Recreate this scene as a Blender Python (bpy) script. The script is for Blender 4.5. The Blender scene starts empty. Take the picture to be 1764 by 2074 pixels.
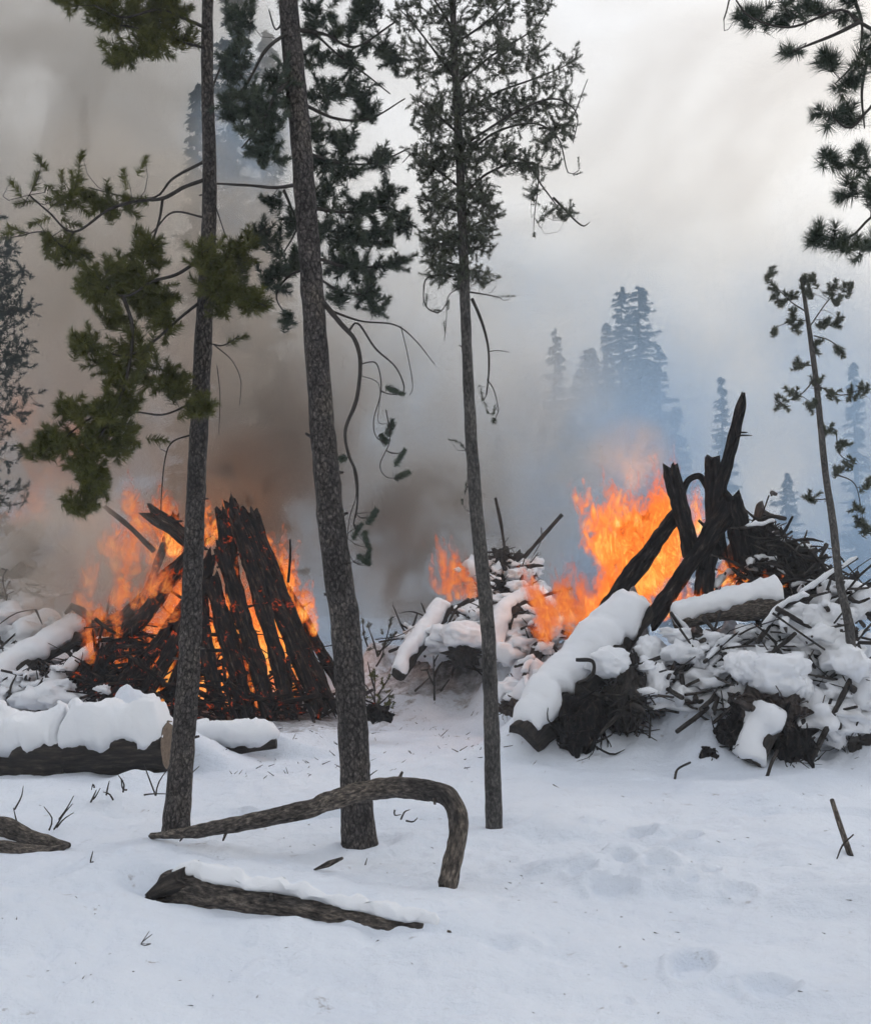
import bpy, bmesh, math, random
import numpy as np
from mathutils import Vector

R = math.radians
random.seed(11)
rng = np.random.default_rng(11)
scene = bpy.context.scene
C = scene.collection

# ------------------------------------------------------------------ camera
# image coordinates below are on a 1764 x 2074 frame (u right, v down)
W, H, F = 1764.0, 2074.0, 2329.0
HORIZON = 1250.0
CAMZ = 1.6
PITCH = math.atan((HORIZON - H / 2) / F)
cam_d = bpy.data.cameras.new('camera')
cam_d.sensor_fit = 'VERTICAL'
cam_d.angle = 2 * math.atan(H / 2 / F)
cam_d.clip_start = 0.05
cam_d.clip_end = 2000
cam = bpy.data.objects.new('camera', cam_d)
C.objects.link(cam)
cam.location = (0, 0, CAMZ)
cam.rotation_euler = (R(90) + PITCH, 0, 0)
scene.camera = cam

# ------------------------------------------------------------------ world, sun, exposure
SUN_EL, SUN_AZ = R(38), R(35)          # azimuth measured from +Y towards +X
world = bpy.data.worlds.new('World')
scene.world = world
world.use_nodes = True
wt = world.node_tree
wt.nodes.clear()


def N(nt, kind, **kw):
    n = nt.nodes.new(kind)
    for k, v in kw.items():
        if k in n.inputs.keys() if isinstance(k, str) and hasattr(n, 'inputs') else False:
            n.inputs[k].default_value = v
        else:
            setattr(n, k, v)
    return n


def ramp(nt, stops, interp='LINEAR'):
    r = nt.nodes.new('ShaderNodeValToRGB')
    r.color_ramp.interpolation = interp
    el = r.color_ramp.elements
    while len(el) < len(stops):
        el.new(0.5)
    for e, (p, c) in zip(el, stops):
        e.position = p
        e.color = (*c, 1) if len(c) == 3 else c
    return r


def link(nt, a, b):
    nt.links.new(a, b)


def build_world():
    out = N(wt, 'ShaderNodeOutputWorld')
    bg = N(wt, 'ShaderNodeBackground', Strength=0.1)
    sky = N(wt, 'ShaderNodeTexSky', sky_type='NISHITA', sun_disc=False, sun_elevation=SUN_EL,
            sun_rotation=SUN_AZ, air_density=1.0, dust_density=3.0)
    tc = N(wt, 'ShaderNodeTexCoord')
    sep = N(wt, 'ShaderNodeSeparateXYZ')
    link(wt, tc.outputs['Generated'], sep.inputs[0])
    # smoky overcast: greyish beige low down, whitish higher, faint blue near the top, cloud noise over it
    el = ramp(wt, [(0.0, (5.2, 4.9, 4.5)), (0.14, (5.9, 5.45, 4.9)), (0.3, (8.2, 8.0, 7.55)), (0.5, (9.3, 9.45, 9.6)), (1.0, (8.0, 8.6, 9.8))])
    link(wt, sep.outputs['Z'], el.inputs[0])
    mp = N(wt, 'ShaderNodeMapping')
    mp.inputs['Scale'].default_value = (1.0, 1.0, 1.9)
    link(wt, tc.outputs['Generated'], mp.inputs[0])
    nz = N(wt, 'ShaderNodeTexNoise', Scale=3.6, Detail=5.0, Roughness=0.52, Distortion=0.7)
    link(wt, mp.outputs[0], nz.inputs['Vector'])
    cl = ramp(wt, [(0.32, (0.74, 0.71, 0.68)), (0.5, (0.96, 0.945, 0.925)), (0.66, (1.12, 1.13, 1.15))])
    link(wt, nz.outputs['Fac'], cl.inputs[0])
    mul = N(wt, 'ShaderNodeMixRGB', blend_type='MULTIPLY')
    mul.inputs[0].default_value = 1.0
    link(wt, el.outputs[0], mul.inputs[1])
    link(wt, cl.outputs[0], mul.inputs[2])
    mix = N(wt, 'ShaderNodeMixRGB')
    mix.inputs[0].default_value = 0.86
    link(wt, sky.outputs[0], mix.inputs[1])
    link(wt, mul.outputs[0], mix.inputs[2])
    link(wt, mix.outputs[0], bg.inputs['Color'])
    link(wt, bg.outputs[0], out.inputs['Surface'])


build_world()

sun_d = bpy.data.lights.new('sun', 'SUN')
sun_d.energy = 0.5
sun_d.angle = R(18)
sun_d.color = (1.0, 0.95, 0.88)
sun = bpy.data.objects.new('sun', sun_d)
C.objects.link(sun)
sdir = Vector((math.sin(SUN_AZ) * math.cos(SUN_EL), math.cos(SUN_AZ) * math.cos(SUN_EL), math.sin(SUN_EL)))
sun.rotation_euler = sdir.to_track_quat('Z', 'Y').to_euler()
sun.location = (20, 20, 30)

scene.view_settings.view_transform = 'Standard'
scene.view_settings.look = 'None'
scene.view_settings.gamma = 1.0
scene.view_settings.use_curve_mapping = False
scene.view_settings.exposure = 0.06
scene.cycles.max_bounces = 5
scene.cycles.diffuse_bounces = 2
scene.cycles.use_adaptive_sampling = True
scene.cycles.adaptive_threshold = 0.05
scene.cycles.adaptive_min_samples = 12
scene.cycles.volume_bounces = 1
scene.cycles.transparent_max_bounces = 32
scene.cycles.volume_max_steps = 96
scene.cycles.volume_step_rate = 1.0

# ------------------------------------------------------------------ numeric helpers


def _h(i, j, k, s):
    n = (i.astype(np.int64) * 374761393 + j.astype(np.int64) * 668265263 + k.astype(np.int64) * 1274126177 + s * 974711) & 0xffffffff
    n = ((n ^ (n >> 13)) * 1103515245) & 0xffffffff
    n = ((n ^ (n >> 15)) * 2246822519) & 0xffffffff
    return ((n ^ (n >> 16)) & 0xffff) / 32767.5 - 1.0


def vn(x, y, z, s=0):
    """smooth value noise, -1..1"""
    x, y, z = np.broadcast_arrays(np.asarray(x, float), np.asarray(y, float), np.asarray(z, float))
    i, j, k = np.floor(x), np.floor(y), np.floor(z)
    fx, fy, fz = x - i, y - j, z - k
    fx, fy, fz = [t * t * t * (t * (t * 6 - 15) + 10) for t in (fx, fy, fz)]
    r = 0
    for a in (0, 1):
        for b in (0, 1):
            for c in (0, 1):
                w = (fx if a else 1 - fx) * (fy if b else 1 - fy) * (fz if c else 1 - fz)
                r = r + w * _h(i + a, j + b, k + c, s)
    return r


def fbm(x, y, z, s=0, o=4, g=0.5):
    r, a, f = 0, 1.0, 1.0
    for q in range(o):
        r = r + a * vn(x * f + 17.3 * q, y * f - 9.1 * q, z * f + 3.7 * q, s + q)
        a *= g
        f *= 2.03
    return r


CP, SP = math.cos(PITCH), math.sin(PITCH)


def ray(u, v):
    x, z = (u - W / 2) / F, (H / 2 - v) / F
    return np.array([x, CP - z * SP, SP + z * CP])


def at(u, v, Y):
    d = ray(u, v)
    return np.array([0, 0, CAMZ]) + d * (Y / d[1])


def px(n, Y):
    """n image pixels at distance Y, in metres"""
    return n * Y / F


# ------------------------------------------------------------------ ground height
def sstep(a, b, x):
    t = np.clip((x - a) / (b - a), 0, 1)
    return t * t * (3 - 2 * t)


MOUNDS = []     # (u, v, Y, rx, ry, h, power): bumps of snow


def mound(u, Y, rx, ry, h, p=2.0):
    MOUNDS.append(((u - W / 2) / F * Y / CP, Y, rx, ry, h, p))


# the snow bank the right pile stands in, then smaller drifts
mound(1400, 13.95, 0.72, 1.25, 1.12, 3.0)
mound(1500, 14.3, 0.8, 1.3, 0.9, 3.0)
mound(1660, 14.0, 0.95, 1.3, 1.05, 3.0)
mound(1860, 13.8, 1.2, 1.4, 0.95, 3.0)
mound(1240, 13.3, 0.62, 0.75, 0.62, 2.0)
mound(1420, 12.7, 0.6, 0.5, 0.36, 2.0)
mound(1585, 12.45, 0.3, 0.35, 0.28, 2.0)
mound(1720, 12.6, 0.6, 0.5, 0.28, 2.0)
mound(1130, 13.0, 0.5, 0.7, 0.22, 2.0)
# left side
mound(60, 10.9, 0.5, 0.4, 0.10, 2.0)
mound(300, 11.1, 0.4, 0.4, 0.16, 2.0)
mound(220, 10.0, 0.7, 0.5, 0.12, 2.0)
mound(470, 14.6, 0.75, 0.4, 0.14, 2.0)
mound(80, 13.4, 1.2, 0.7, 0.42, 2.0)
mound(290, 13.7, 0.36, 0.4, 0.55, 3.0)
mound(20, 23.0, 1.1, 1.6, 1.05, 3.0)
mound(30, 20.5, 2.4, 1.4, 0.75, 3.0)
mound(-250, 20.0, 2.4, 3.0, 1.0, 3.0)
# centre rear
mound(900, 19.0, 1.1, 1.4, 0.75, 2.5)
mound(1060, 17.6, 0.75, 1.2, 0.85, 2.5)
mound(1050, 16.6, 0.26, 0.4, 0.8, 3.0)
mound(800, 20.5, 1.0, 1.4, 0.55, 2.5)
# behind the front log
mound(560, 7.05, 0.85, 0.3, 0.10, 2.0)
mound(300, 7.0, 0.35, 0.45, 0.16, 2.0)
mound(1000, 6.35, 0.9, 0.3, 0.08, 2.0)
mound(1690, 6.6, 0.7, 0.35, 0.09, 2.0)
mound(60, 5.6, 0.75, 0.8, 0.24, 2.0)
mound(150, 7.3, 0.8, 0.5, 0.16, 2.0)
mound(215, 6.7, 0.42, 0.5, 0.2, 2.0)
mound(1250, 5.6, 0.9, 0.4, 0.06, 2.0)
mound(1600, 5.0, 0.6, 0.3, 0.05, 2.0)
mound(1150, 8.6, 0.7, 0.4, 0.08, 2.0)
mound(1330, 7.4, 0.4, 0.25, 0.05, 2.0)
mound(1500, 10.2, 0.34, 0.22, 0.10, 2.0)
mound(1580, 10.3, 0.25, 0.18, 0.09, 2.0)


WELLS = [at(357, 1690, 8.75), at(727, 1703, 8.3), at(1000, 1664, 9.0)]     # hollows round the trunks
RIDGES = []     # drifts banked against logs: world polyline (x, y, top z), spread on the two sides


def ridge(pts, wl, wr, steep=1.0):
    RIDGES.append((np.array(pts, float), wl, wr, steep))


def ridge_px(lst, wl, wr, dz=0.0):
    P = np.array([at(u, v, Y) + np.array([0, 0, dz]) for (u, v, Y) in lst])
    a, b = P[0] + (P[0] - P[1]) * 0.8 / np.linalg.norm(P[0] - P[1]), P[-1] + (P[-1] - P[-2]) * 0.8 / np.linalg.norm(P[-1] - P[-2])
    a[2] = b[2] = 0.0
    ridge(np.vstack([a[None], P, b[None]]), wl, wr)


def ridge_h(x, y, P, wl, wr):
    best = np.full(x.shape, 1e9)
    hz = np.zeros(x.shape)
    for a, b in zip(P[:-1], P[1:]):
        d = b[:2] - a[:2]
        L2 = float(d @ d)
        t = ((x - a[0]) * d[0] + (y - a[1]) * d[1]) / L2
        tc = np.clip(t, 0, 1)
        dx, dy = x - a[0] - tc * d[0], y - a[1] - tc * d[1]
        side = d[0] * dy - d[1] * dx          # > 0 : left of the path
        dd = np.hypot(dx, dy)
        w = np.where(side > 0, wl, wr)
        q = dd / w
        hit = q < best
        best = np.where(hit, q, best)
        hz = np.where(hit, a[2] + tc * (b[2] - a[2]), hz)
    return hz * np.exp(-best ** 2)


# drifts banked behind the front log, over the slanting log of the right pile, behind the sawn logs
ridge_px([(300, 1760, 6.6), (380, 1768, 6.52), (480, 1788, 6.42), (600, 1810, 6.28), (700, 1836, 6.16), (800, 1856, 6.0), (960, 1884, 5.8)], 0.75, 0.10, 0.03)
ridge_px([(330, 1836, 6.3), (380, 1842, 6.26), (440, 1856, 6.2), (520, 1860, 6.12), (600, 1860, 6.04), (650, 1872, 5.98), (700, 1880, 5.95), (760, 1893, 5.86), (860, 1893, 5.76), (960, 1904, 5.62)], 0.09, 0.4, 0.0)
ridge_px([(1030, 1508, 12.4), (1130, 1392, 12.85), (1210, 1296, 13.15), (1286, 1226, 13.55)], 0.75, 0.12, 0.0)
ridge_px([(-120, 1470, 12.5), (60, 1462, 12.45), (200, 1474, 12.4), (350, 1468, 12.3)], 0.9, 0.12, 0.0)
ridge_px([(390, 1494, 13.4), (470, 1496, 13.35), (570, 1490, 13.35)], 0.6, 0.08, 0.0)


PRINTS = []
for (_u, _v) in [(1110, 1700), (1165, 1722), (1215, 1735), (1270, 1760), (1330, 1770), (1392, 1790), (1440, 1775), (1500, 1800), (1180, 1770), (1240, 1800), (1300, 1820), (1370, 1846), (1440, 1850), (1520, 1866), (1600, 1880), (1130, 1640),
                 (1210, 1660), (1300, 1690), (1400, 1700), (600, 1650), (560, 1600), (500, 1630), (860, 1560), (820, 1600), (1060, 1920), (1130, 1960), (700, 1980), (560, 1950), (1400, 1950), (1560, 1990), (1250, 2020)]:
    _p = at(_u, _v, CAMZ * F / (_v - HORIZON))
    PRINTS.append((_p[0], _p[1], random.uniform(0.05, 0.1), random.uniform(0.07, 0.15), random.uniform(-0.6, 0.6), random.uniform(0.05, 0.10)))


def gh(x, y):
    x, y = np.broadcast_arrays(np.atleast_1d(np.asarray(x, float)), np.atleast_1d(np.asarray(y, float)))
    z = 0.045 * np.clip(y - 14, 0, 18) + 0.004 * np.clip(y - 32, 0, 200)
    z = z + 0.12 * fbm(x * 0.55, y * 0.55, 0 * x, 3, 4) * sstep(3, 8, y) * (1 - 0.5 * sstep(5, 9, y)) + 0.05 * vn(x * 1.1, y * 1.1, 0 * x, 4) + 0.018 * vn(x * 2.9, y * 2.9, 0 * x, 14) + 0.6 * vn(x * 0.05, y * 0.05, 0 * x, 9) * sstep(25, 60, y)
    # trampled, lumpy patch in the middle right
    m = np.exp(-((x - 1.45) / 1.35) ** 2 - ((y - 7.6) / 1.25) ** 2)
    z = z + m * (0.040 * fbm(x * 4.2, y * 6.5, 0 * x, 5, 3) - 0.012)
    m2 = sstep(8, 10, y) * (1 - sstep(24, 30, y))
    z = z + m2 * 0.03 * fbm(x * 2.4, y * 2.4, 0 * x, 6, 4)
    z = z + 0.010 * fbm(x * 2.6, y * 2.6, 0 * x, 8, 4)
    z = z + 0.028 * fbm(x * 1.7, y * 2.3, 0 * x, 18, 3) * (1 - sstep(9, 13, y))
    # small pits where clumps fell from the trees
    for (fx, fy, fa, fb, fr, fd) in PRINTS:
        mk = (np.abs(x - fx) < 0.6) & (np.abs(y - fy) < 0.6)
        if mk.any():
            ca, sa = math.cos(fr), math.sin(fr)
            ex, ey = x[mk] - fx, y[mk] - fy
            q = np.sqrt(((ex * ca + ey * sa) / fa) ** 2 + ((-ex * sa + ey * ca) / fb) ** 2) + 0.25 * vn(x[mk] * 9, y[mk] * 9, 0, 66)
            z = z.copy()
            z[mk] += -fd * np.exp(-np.abs(q) ** 3) + 0.4 * fd * np.exp(-((q - 1.35) / 0.35) ** 2)
    for w in WELLS:
        d = np.hypot(x - w[0], y - w[1])
        z = z - 0.09 * np.exp(-(d / 0.2) ** 2) + 0.035 * np.exp(-((d - 0.36) / 0.13) ** 2)
    pit = np.clip(fbm(x * 6.5, y * 6.5, 0 * x, 12, 2) - 0.75, 0, 1)
    z = z - 0.05 * pit * (1 - sstep(9, 13, y))
    mm = 0 * z
    for (mx, my, rx, ry, h, p) in MOUNDS:
        q = np.abs((x - mx) / rx) ** p + np.abs((y - my) / ry) ** p
        mm = np.maximum(mm, h * np.exp(-q)) + 0.25 * np.minimum(mm, h * np.exp(-q))
    lump = fbm(x * 1.9, y * 1.9, 0 * x, 21, 4)
    z = z + mm * (1 + 0.42 * lump)
    for (P, wl, wr, st) in RIDGES:
        lo, hi = P[:, :2].min(0) - 2.2, P[:, :2].max(0) + 2.2
        m = (x > lo[0]) & (x < hi[0]) & (y > lo[1]) & (y < hi[1])
        if m.any():
            xm, ym = x[m], y[m]
            r = ridge_h(xm, ym, P, wl, wr) * (1 + 0.10 * fbm(xm * 2.5, ym * 2.5, 0 * xm, 31, 3)) + 0.014 * fbm(xm * 7, ym * 7, 0 * xm, 33, 2)
            z = z.copy()
            z[m] = np.maximum(z[m], r) + 0.2 * np.minimum(np.clip(z[m], 0, 1), r)
    return z


_GX, _GY = np.arange(-14, 14.01, 0.05), np.arange(3, 30.01, 0.05)
_GRID = None


def gz(x, y):
    """ground height at one point, from a 5 cm lookup of the terrain"""
    global _GRID
    if _GRID is None:
        _GRID = gh(*np.meshgrid(_GX, _GY))
    i, j = (x + 14) / 0.05, (y - 3) / 0.05
    a, b = int(math.floor(i)), int(math.floor(j))
    if a < 0 or b < 0 or a >= len(_GX) - 1 or b >= len(_GY) - 1:
        return float(gh(x, y)[0])
    i, j = i - a, j - b
    return float((_GRID[b, a] * (1 - i) + _GRID[b, a + 1] * i) * (1 - j) + (_GRID[b + 1, a] * (1 - i) + _GRID[b + 1, a + 1] * i) * j)


def gp(u, v):
    """the ground point seen at (u, v)"""
    d = ray(u, v)
    t = np.geomspace(3.0, 40, 1500)
    P = np.array([0, 0, CAMZ])[None] + d[None] * t[:, None]
    below = P[:, 2] < gh(P[:, 0], P[:, 1])
    i = int(np.argmax(below)) if below.any() else len(t) - 1
    return P[i]


def gpt(u, Y, dz=0.0):
    """the ground point under column u at distance Y"""
    x = (u - W / 2) / F * Y / CP
    return np.array([x, Y, gz(x, Y) + dz])


# ------------------------------------------------------------------ materials
MATS = {}
AXIS_MATS = set()


def new_mat(name):
    m = bpy.data.materials.new(name)
    m.use_nodes = True
    nt = m.node_tree
    nt.nodes.clear()
    MATS[name] = m
    return m, nt


def surf_mat(name, stops, scale=8.0, stretch=(1, 1, 1), rough=0.85, bump=0.4, bscale=30.0, dist=0.02, detail=6.0, fine=None, spec=0.25, voro=False, axis=False, crack=None):
    m, nt = new_mat(name)
    out = N(nt, 'ShaderNodeOutputMaterial')
    b = N(nt, 'ShaderNodeBsdfPrincipled', Roughness=rough)
    b.inputs['Specular IOR Level'].default_value = spec
    tc = N(nt, 'ShaderNodeTexCoord')
    mp = N(nt, 'ShaderNodeMapping')
    mp.inputs['Scale'].default_value = stretch
    if axis:        # coordinates that run round and along the piece of wood
        AXIS_MATS.add(name)
        ax = N(nt, 'ShaderNodeAttribute', attribute_name='axis')
        link(nt, ax.outputs['Vector'], mp.inputs[0])
    else:
        link(nt, tc.outputs['Object'], mp.inputs[0])
    nz = N(nt, 'ShaderNodeTexNoise', Scale=scale, Detail=detail, Roughness=0.62)
    link(nt, mp.outputs[0], nz.inputs['Vector'])
    rp = ramp(nt, stops)
    link(nt, nz.outputs['Fac'], rp.inputs[0])
    col = rp.outputs[0]
    if fine:
        n2 = N(nt, 'ShaderNodeTexNoise', Scale=fine[0], Detail=3.0)
        link(nt, mp.outputs[0], n2.inputs['Vector'])
        r2 = ramp(nt, fine[1])
        link(nt, n2.outputs['Fac'], r2.inputs[0])
        mx = N(nt, 'ShaderNodeMixRGB', blend_type='MULTIPLY')
        mx.inputs[0].default_value = 1
        link(nt, col, mx.inputs[1])
        link(nt, r2.outputs[0], mx.inputs[2])
        col = mx.outputs[0]
    if crack:       # dark furrows between plates of bark
        vc = N(nt, 'ShaderNodeTexVoronoi', Scale=crack[0])
        vc.feature = 'DISTANCE_TO_EDGE'
        wv = N(nt, 'ShaderNodeMixRGB', blend_type='ADD')
        wv.inputs[0].default_value = crack[2]
        link(nt, mp.outputs[0], wv.inputs[1])
        link(nt, nz.outputs['Color'], wv.inputs[2])
        link(nt, wv.outputs[0], vc.inputs['Vector'])
        rcx = ramp(nt, [(0.0, (0.28, 0.27, 0.28)), (crack[1], (1, 1, 1))])
        link(nt, vc.outputs['Distance'], rcx.inputs[0])
        mc = N(nt, 'ShaderNodeMixRGB', blend_type='MULTIPLY')
        mc.inputs[0].default_value = 1
        link(nt, col, mc.inputs[1])
        link(nt, rcx.outputs[0], mc.inputs[2])
        col = mc.outputs[0]
    link(nt, col, b.inputs['Base Color'])
    if voro:
        n3 = N(nt, 'ShaderNodeTexVoronoi', Scale=bscale)
        n3.feature = 'DISTANCE_TO_EDGE'
        link(nt, mp.outputs[0], n3.inputs['Vector'])
        hgt = n3.outputs['Distance']
    else:
        n3 = N(nt, 'ShaderNodeTexNoise', Scale=bscale, Detail=5.0, Roughness=0.65)
        link(nt, mp.outputs[0], n3.inputs['Vector'])
        hgt = n3.outputs['Fac']
    bp = N(nt, 'ShaderNodeBump', Strength=bump, Distance=dist)
    link(nt, hgt, bp.inputs['Height'])
    link(nt, bp.outputs[0], b.inputs['Normal'])
    link(nt, b.outputs[0], out.inputs['Surface'])
    return m


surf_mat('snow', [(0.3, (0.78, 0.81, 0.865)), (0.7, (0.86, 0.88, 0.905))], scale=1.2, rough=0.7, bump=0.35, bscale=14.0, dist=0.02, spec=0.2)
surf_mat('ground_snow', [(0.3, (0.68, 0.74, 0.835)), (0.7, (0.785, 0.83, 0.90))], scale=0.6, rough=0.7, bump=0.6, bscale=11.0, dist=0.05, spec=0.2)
surf_mat('pine_bark', [(0.33, (0.022, 0.021, 0.021)), (0.46, (0.072, 0.067, 0.065)), (0.55, (0.112, 0.104, 0.099)), (0.70, (0.25, 0.23, 0.215))], scale=58, stretch=(1, 1, 0.6), bump=1.0, bscale=40, dist=0.035,
         fine=(5.0, [(0.3, (0.5, 0.49, 0.5)), (0.5, (0.95, 0.92, 0.92)), (0.7, (1.4, 1.32, 1.2))]), detail=8, axis=True, crack=(26.0, 0.16, 0.03))
surf_mat('grey_bark', [(0.33, (0.024, 0.024, 0.024)), (0.5, (0.076, 0.074, 0.071)), (0.70, (0.19, 0.18, 0.17))], scale=60, stretch=(1, 1, 0.5), bump=0.9, bscale=40, dist=0.02, detail=8, fine=(6.0, [(0.3, (0.55, 0.55, 0.57)), (0.7, (1.3, 1.26, 1.22))]), axis=True)
surf_mat('dark_bark', [(0.32, (0.010, 0.010, 0.010)), (0.5, (0.030, 0.026, 0.024)), (0.62, (0.062, 0.052, 0.045)), (0.74, (0.14, 0.12, 0.105))], scale=26, stretch=(1, 1, 0.2), bump=0.9, bscale=30, dist=0.03, detail=8, axis=True)
surf_mat('brown_wood', [(0.32, (0.018, 0.014, 0.013)), (0.5, (0.048, 0.037, 0.033)), (0.72, (0.13, 0.105, 0.09))], scale=24, stretch=(1, 1, 0.2), bump=0.9, bscale=26, dist=0.03, detail=8, axis=True)
surf_mat('weathered_wood', [(0.34, (0.016, 0.015, 0.015)), (0.45, (0.060, 0.054, 0.050)), (0.55, (0.120, 0.107, 0.096)), (0.68, (0.27, 0.24, 0.21))], scale=58, stretch=(1, 1, 0.34), bump=1.0, bscale=44, dist=0.03, detail=8, fine=(5.0, [(0.3, (0.42, 0.42, 0.44)), (0.7, (1.4, 1.32, 1.22))]), axis=True)
surf_mat('cut_wood', [(0.3, (0.10, 0.075, 0.055)), (0.7, (0.22, 0.165, 0.12))], scale=20, bump=0.3, bscale=60, dist=0.01)
surf_mat('charred_wood', [(0.34, (0.0035, 0.0033, 0.0036)), (0.5, (0.010, 0.009, 0.0095)), (0.6, (0.030, 0.024, 0.022)), (0.68, (0.075, 0.060, 0.052)), (0.76, (0.24, 0.22, 0.21))], scale=24, stretch=(1, 1, 0.22), bump=1.0, bscale=22, dist=0.04, voro=True, rough=0.85, spec=0.08, detail=8, axis=True)
em_ = surf_mat('ember_wood', [(0.34, (0.0035, 0.0033, 0.0036)), (0.5, (0.012, 0.009, 0.0085)), (0.6, (0.040, 0.026, 0.020)), (0.68, (0.085, 0.058, 0.044)), (0.78, (0.26, 0.23, 0.21))], scale=24, stretch=(1, 1, 0.22), bump=1.0, bscale=22, dist=0.04, voro=True, rough=0.85, spec=0.08, detail=8, axis=True)


def add_embers(m):
    """glowing coals in the cracks of burning logs"""
    nt = m.node_tree
    b = [n for n in nt.nodes if n.type == 'BSDF_PRINCIPLED'][0]
    tc = [n for n in nt.nodes if n.type == 'TEX_COORD'][0]
    nz = N(nt, 'ShaderNodeTexNoise', Scale=7.0, Detail=5.0, Roughness=0.7, Distortion=0.8)
    link(nt, tc.outputs['Object'], nz.inputs['Vector'])
    rp = ramp(nt, [(0.0, (0, 0, 0)), (0.60, (0, 0, 0)), (0.68, (0.5, 0.05, 0.006)), (0.78, (1.0, 0.22, 0.03))])
    link(nt, nz.outputs['Fac'], rp.inputs[0])
    link(nt, rp.outputs[0], b.inputs['Emission Color'])
    b.inputs['Emission Strength'].default_value = 0.8
    m.cycles.emission_sampling = 'NONE'


add_embers(em_)
surf_mat('twig_bark', [(0.3, (0.022, 0.02, 0.019)), (0.7, (0.062, 0.055, 0.050))], scale=30, bump=0.3, bscale=60, dist=0.005)
surf_mat('needles_olive', [(0.3, (0.048, 0.056, 0.013)), (0.5, (0.090, 0.098, 0.024)), (0.7, (0.16, 0.158, 0.045))], scale=6.5, bump=0.0, rough=0.6)
surf_mat('needles_teal', [(0.3, (0.030, 0.045, 0.035)), (0.5, (0.058, 0.078, 0.058)), (0.7, (0.11, 0.13, 0.085))], scale=6.0, bump=0.0, rough=0.6)
surf_mat('needles_grey', [(0.3, (0.050, 0.060, 0.044)), (0.5, (0.090, 0.102, 0.074)), (0.7, (0.155, 0.165, 0.118))], scale=6.0, bump=0.0, rough=0.6)
surf_mat('needles_far', [(0.3, (0.028, 0.044, 0.042)), (0.7, (0.060, 0.082, 0.078))], scale=1.2, bump=0.0, rough=0.7)


def flame_mat(name, lo, mid, hi, strength, cut, top):
    m, nt = new_mat(name)
    out = N(nt, 'ShaderNodeOutputMaterial')
    tr = N(nt, 'ShaderNodeBsdfTransparent')
    em = N(nt, 'ShaderNodeEmission', Strength=strength)
    tc = N(nt, 'ShaderNodeTexCoord')
    mp = N(nt, 'ShaderNodeMapping')
    mp.inputs['Scale'].default_value = (1.0, 1.0, 0.45)
    link(nt, tc.outputs['Object'], mp.inputs[0])
    n1 = N(nt, 'ShaderNodeTexNoise', Scale=6.0, Detail=4.0, Roughness=0.66, Distortion=2.2)
    link(nt, mp.outputs[0], n1.inputs['Vector'])
    a = N(nt, 'ShaderNodeAttribute', attribute_name='burn')
    # burn: 1 in the body of the flame, 0 at tip and rim; noise tears it into wisps
    sc = N(nt, 'ShaderNodeMath', operation='MULTIPLY_ADD')
    link(nt, n1.outputs['Fac'], sc.inputs[0])
    sc.inputs[1].default_value = 2.4
    sc.inputs[2].default_value = -1.2
    add = N(nt, 'ShaderNodeMath', operation='MULTIPLY_ADD')
    link(nt, a.outputs['Fac'], add.inputs[0])
    add.inputs[1].default_value = 0.95
    link(nt, sc.outputs[0], add.inputs[2])
    rc = ramp(nt, [(0.0, lo), (0.5, mid), (0.88, hi), (1.0, (1.0, hi[1] * 1.4, hi[2] * 2.6))])
    mr = N(nt, 'ShaderNodeMapRange')
    mr.inputs['From Min'].default_value = 0.1
    mr.inputs['From Max'].default_value = 1.2
    link(nt, add.outputs[0], mr.inputs['Value'])
    link(nt, mr.outputs[0], rc.inputs[0])
    link(nt, rc.outputs[0], em.inputs['Color'])
    al = N(nt, 'ShaderNodeMapRange', interpolation_type='SMOOTHSTEP')
    al.inputs['From Min'].default_value = cut
    al.inputs['From Max'].default_value = cut + 0.8
    al.inputs['To Max'].default_value = top
    link(nt, add.outputs[0], al.inputs['Value'])
    mx = N(nt, 'ShaderNodeMixShader')
    link(nt, al.outputs[0], mx.inputs[0])
    link(nt, tr.outputs[0], mx.inputs[1])
    link(nt, em.outputs[0], mx.inputs[2])
    link(nt, mx.outputs[0], out.inputs['Surface'])
    m.cycles.emission_sampling = 'NONE'
    return m


def add_ash(m, spots):
    """soot and ash fallen on the snow round each fire, in ragged patches"""
    nt = m.node_tree
    b = [n for n in nt.nodes if n.type == 'BSDF_PRINCIPLED'][0]
    tc = [n for n in nt.nodes if n.type == 'TEX_COORD'][0]
    col = b.inputs['Base Color'].links[0].from_socket
    nz = N(nt, 'ShaderNodeTexNoise', Scale=5.0, Detail=9.0, Roughness=0.75)
    link(nt, tc.outputs['Object'], nz.inputs['Vector'])
    for (c, rad) in spots:
        d = N(nt, 'ShaderNodeVectorMath', operation='DISTANCE')
        link(nt, tc.outputs['Object'], d.inputs[0])
        d.inputs[1].default_value = c
        mr = N(nt, 'ShaderNodeMapRange')
        mr.inputs['From Min'].default_value = rad
        mr.inputs['From Max'].default_value = rad * 0.35
        mr.inputs['To Max'].default_value = 0.5
        link(nt, d.outputs['Value'], mr.inputs['Value'])
        ad = N(nt, 'ShaderNodeMath', operation='ADD')
        link(nt, mr.outputs[0], ad.inputs[0])
        link(nt, nz.outputs['Fac'], ad.inputs[1])
        rp = ramp(nt, [(0.62, (1, 1, 1)), (0.74, (0.66, 0.63, 0.61)), (0.95, (0.16, 0.145, 0.135))])
        link(nt, ad.outputs[0], rp.inputs[0])
        mx = N(nt, 'ShaderNodeMixRGB', blend_type='MULTIPLY')
        mx.inputs[0].default_value = 1
        link(nt, col, mx.inputs[1])
        link(nt, rp.outputs[0], mx.inputs[2])
        col = mx.outputs[0]
    link(nt, col, b.inputs['Base Color'])


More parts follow.
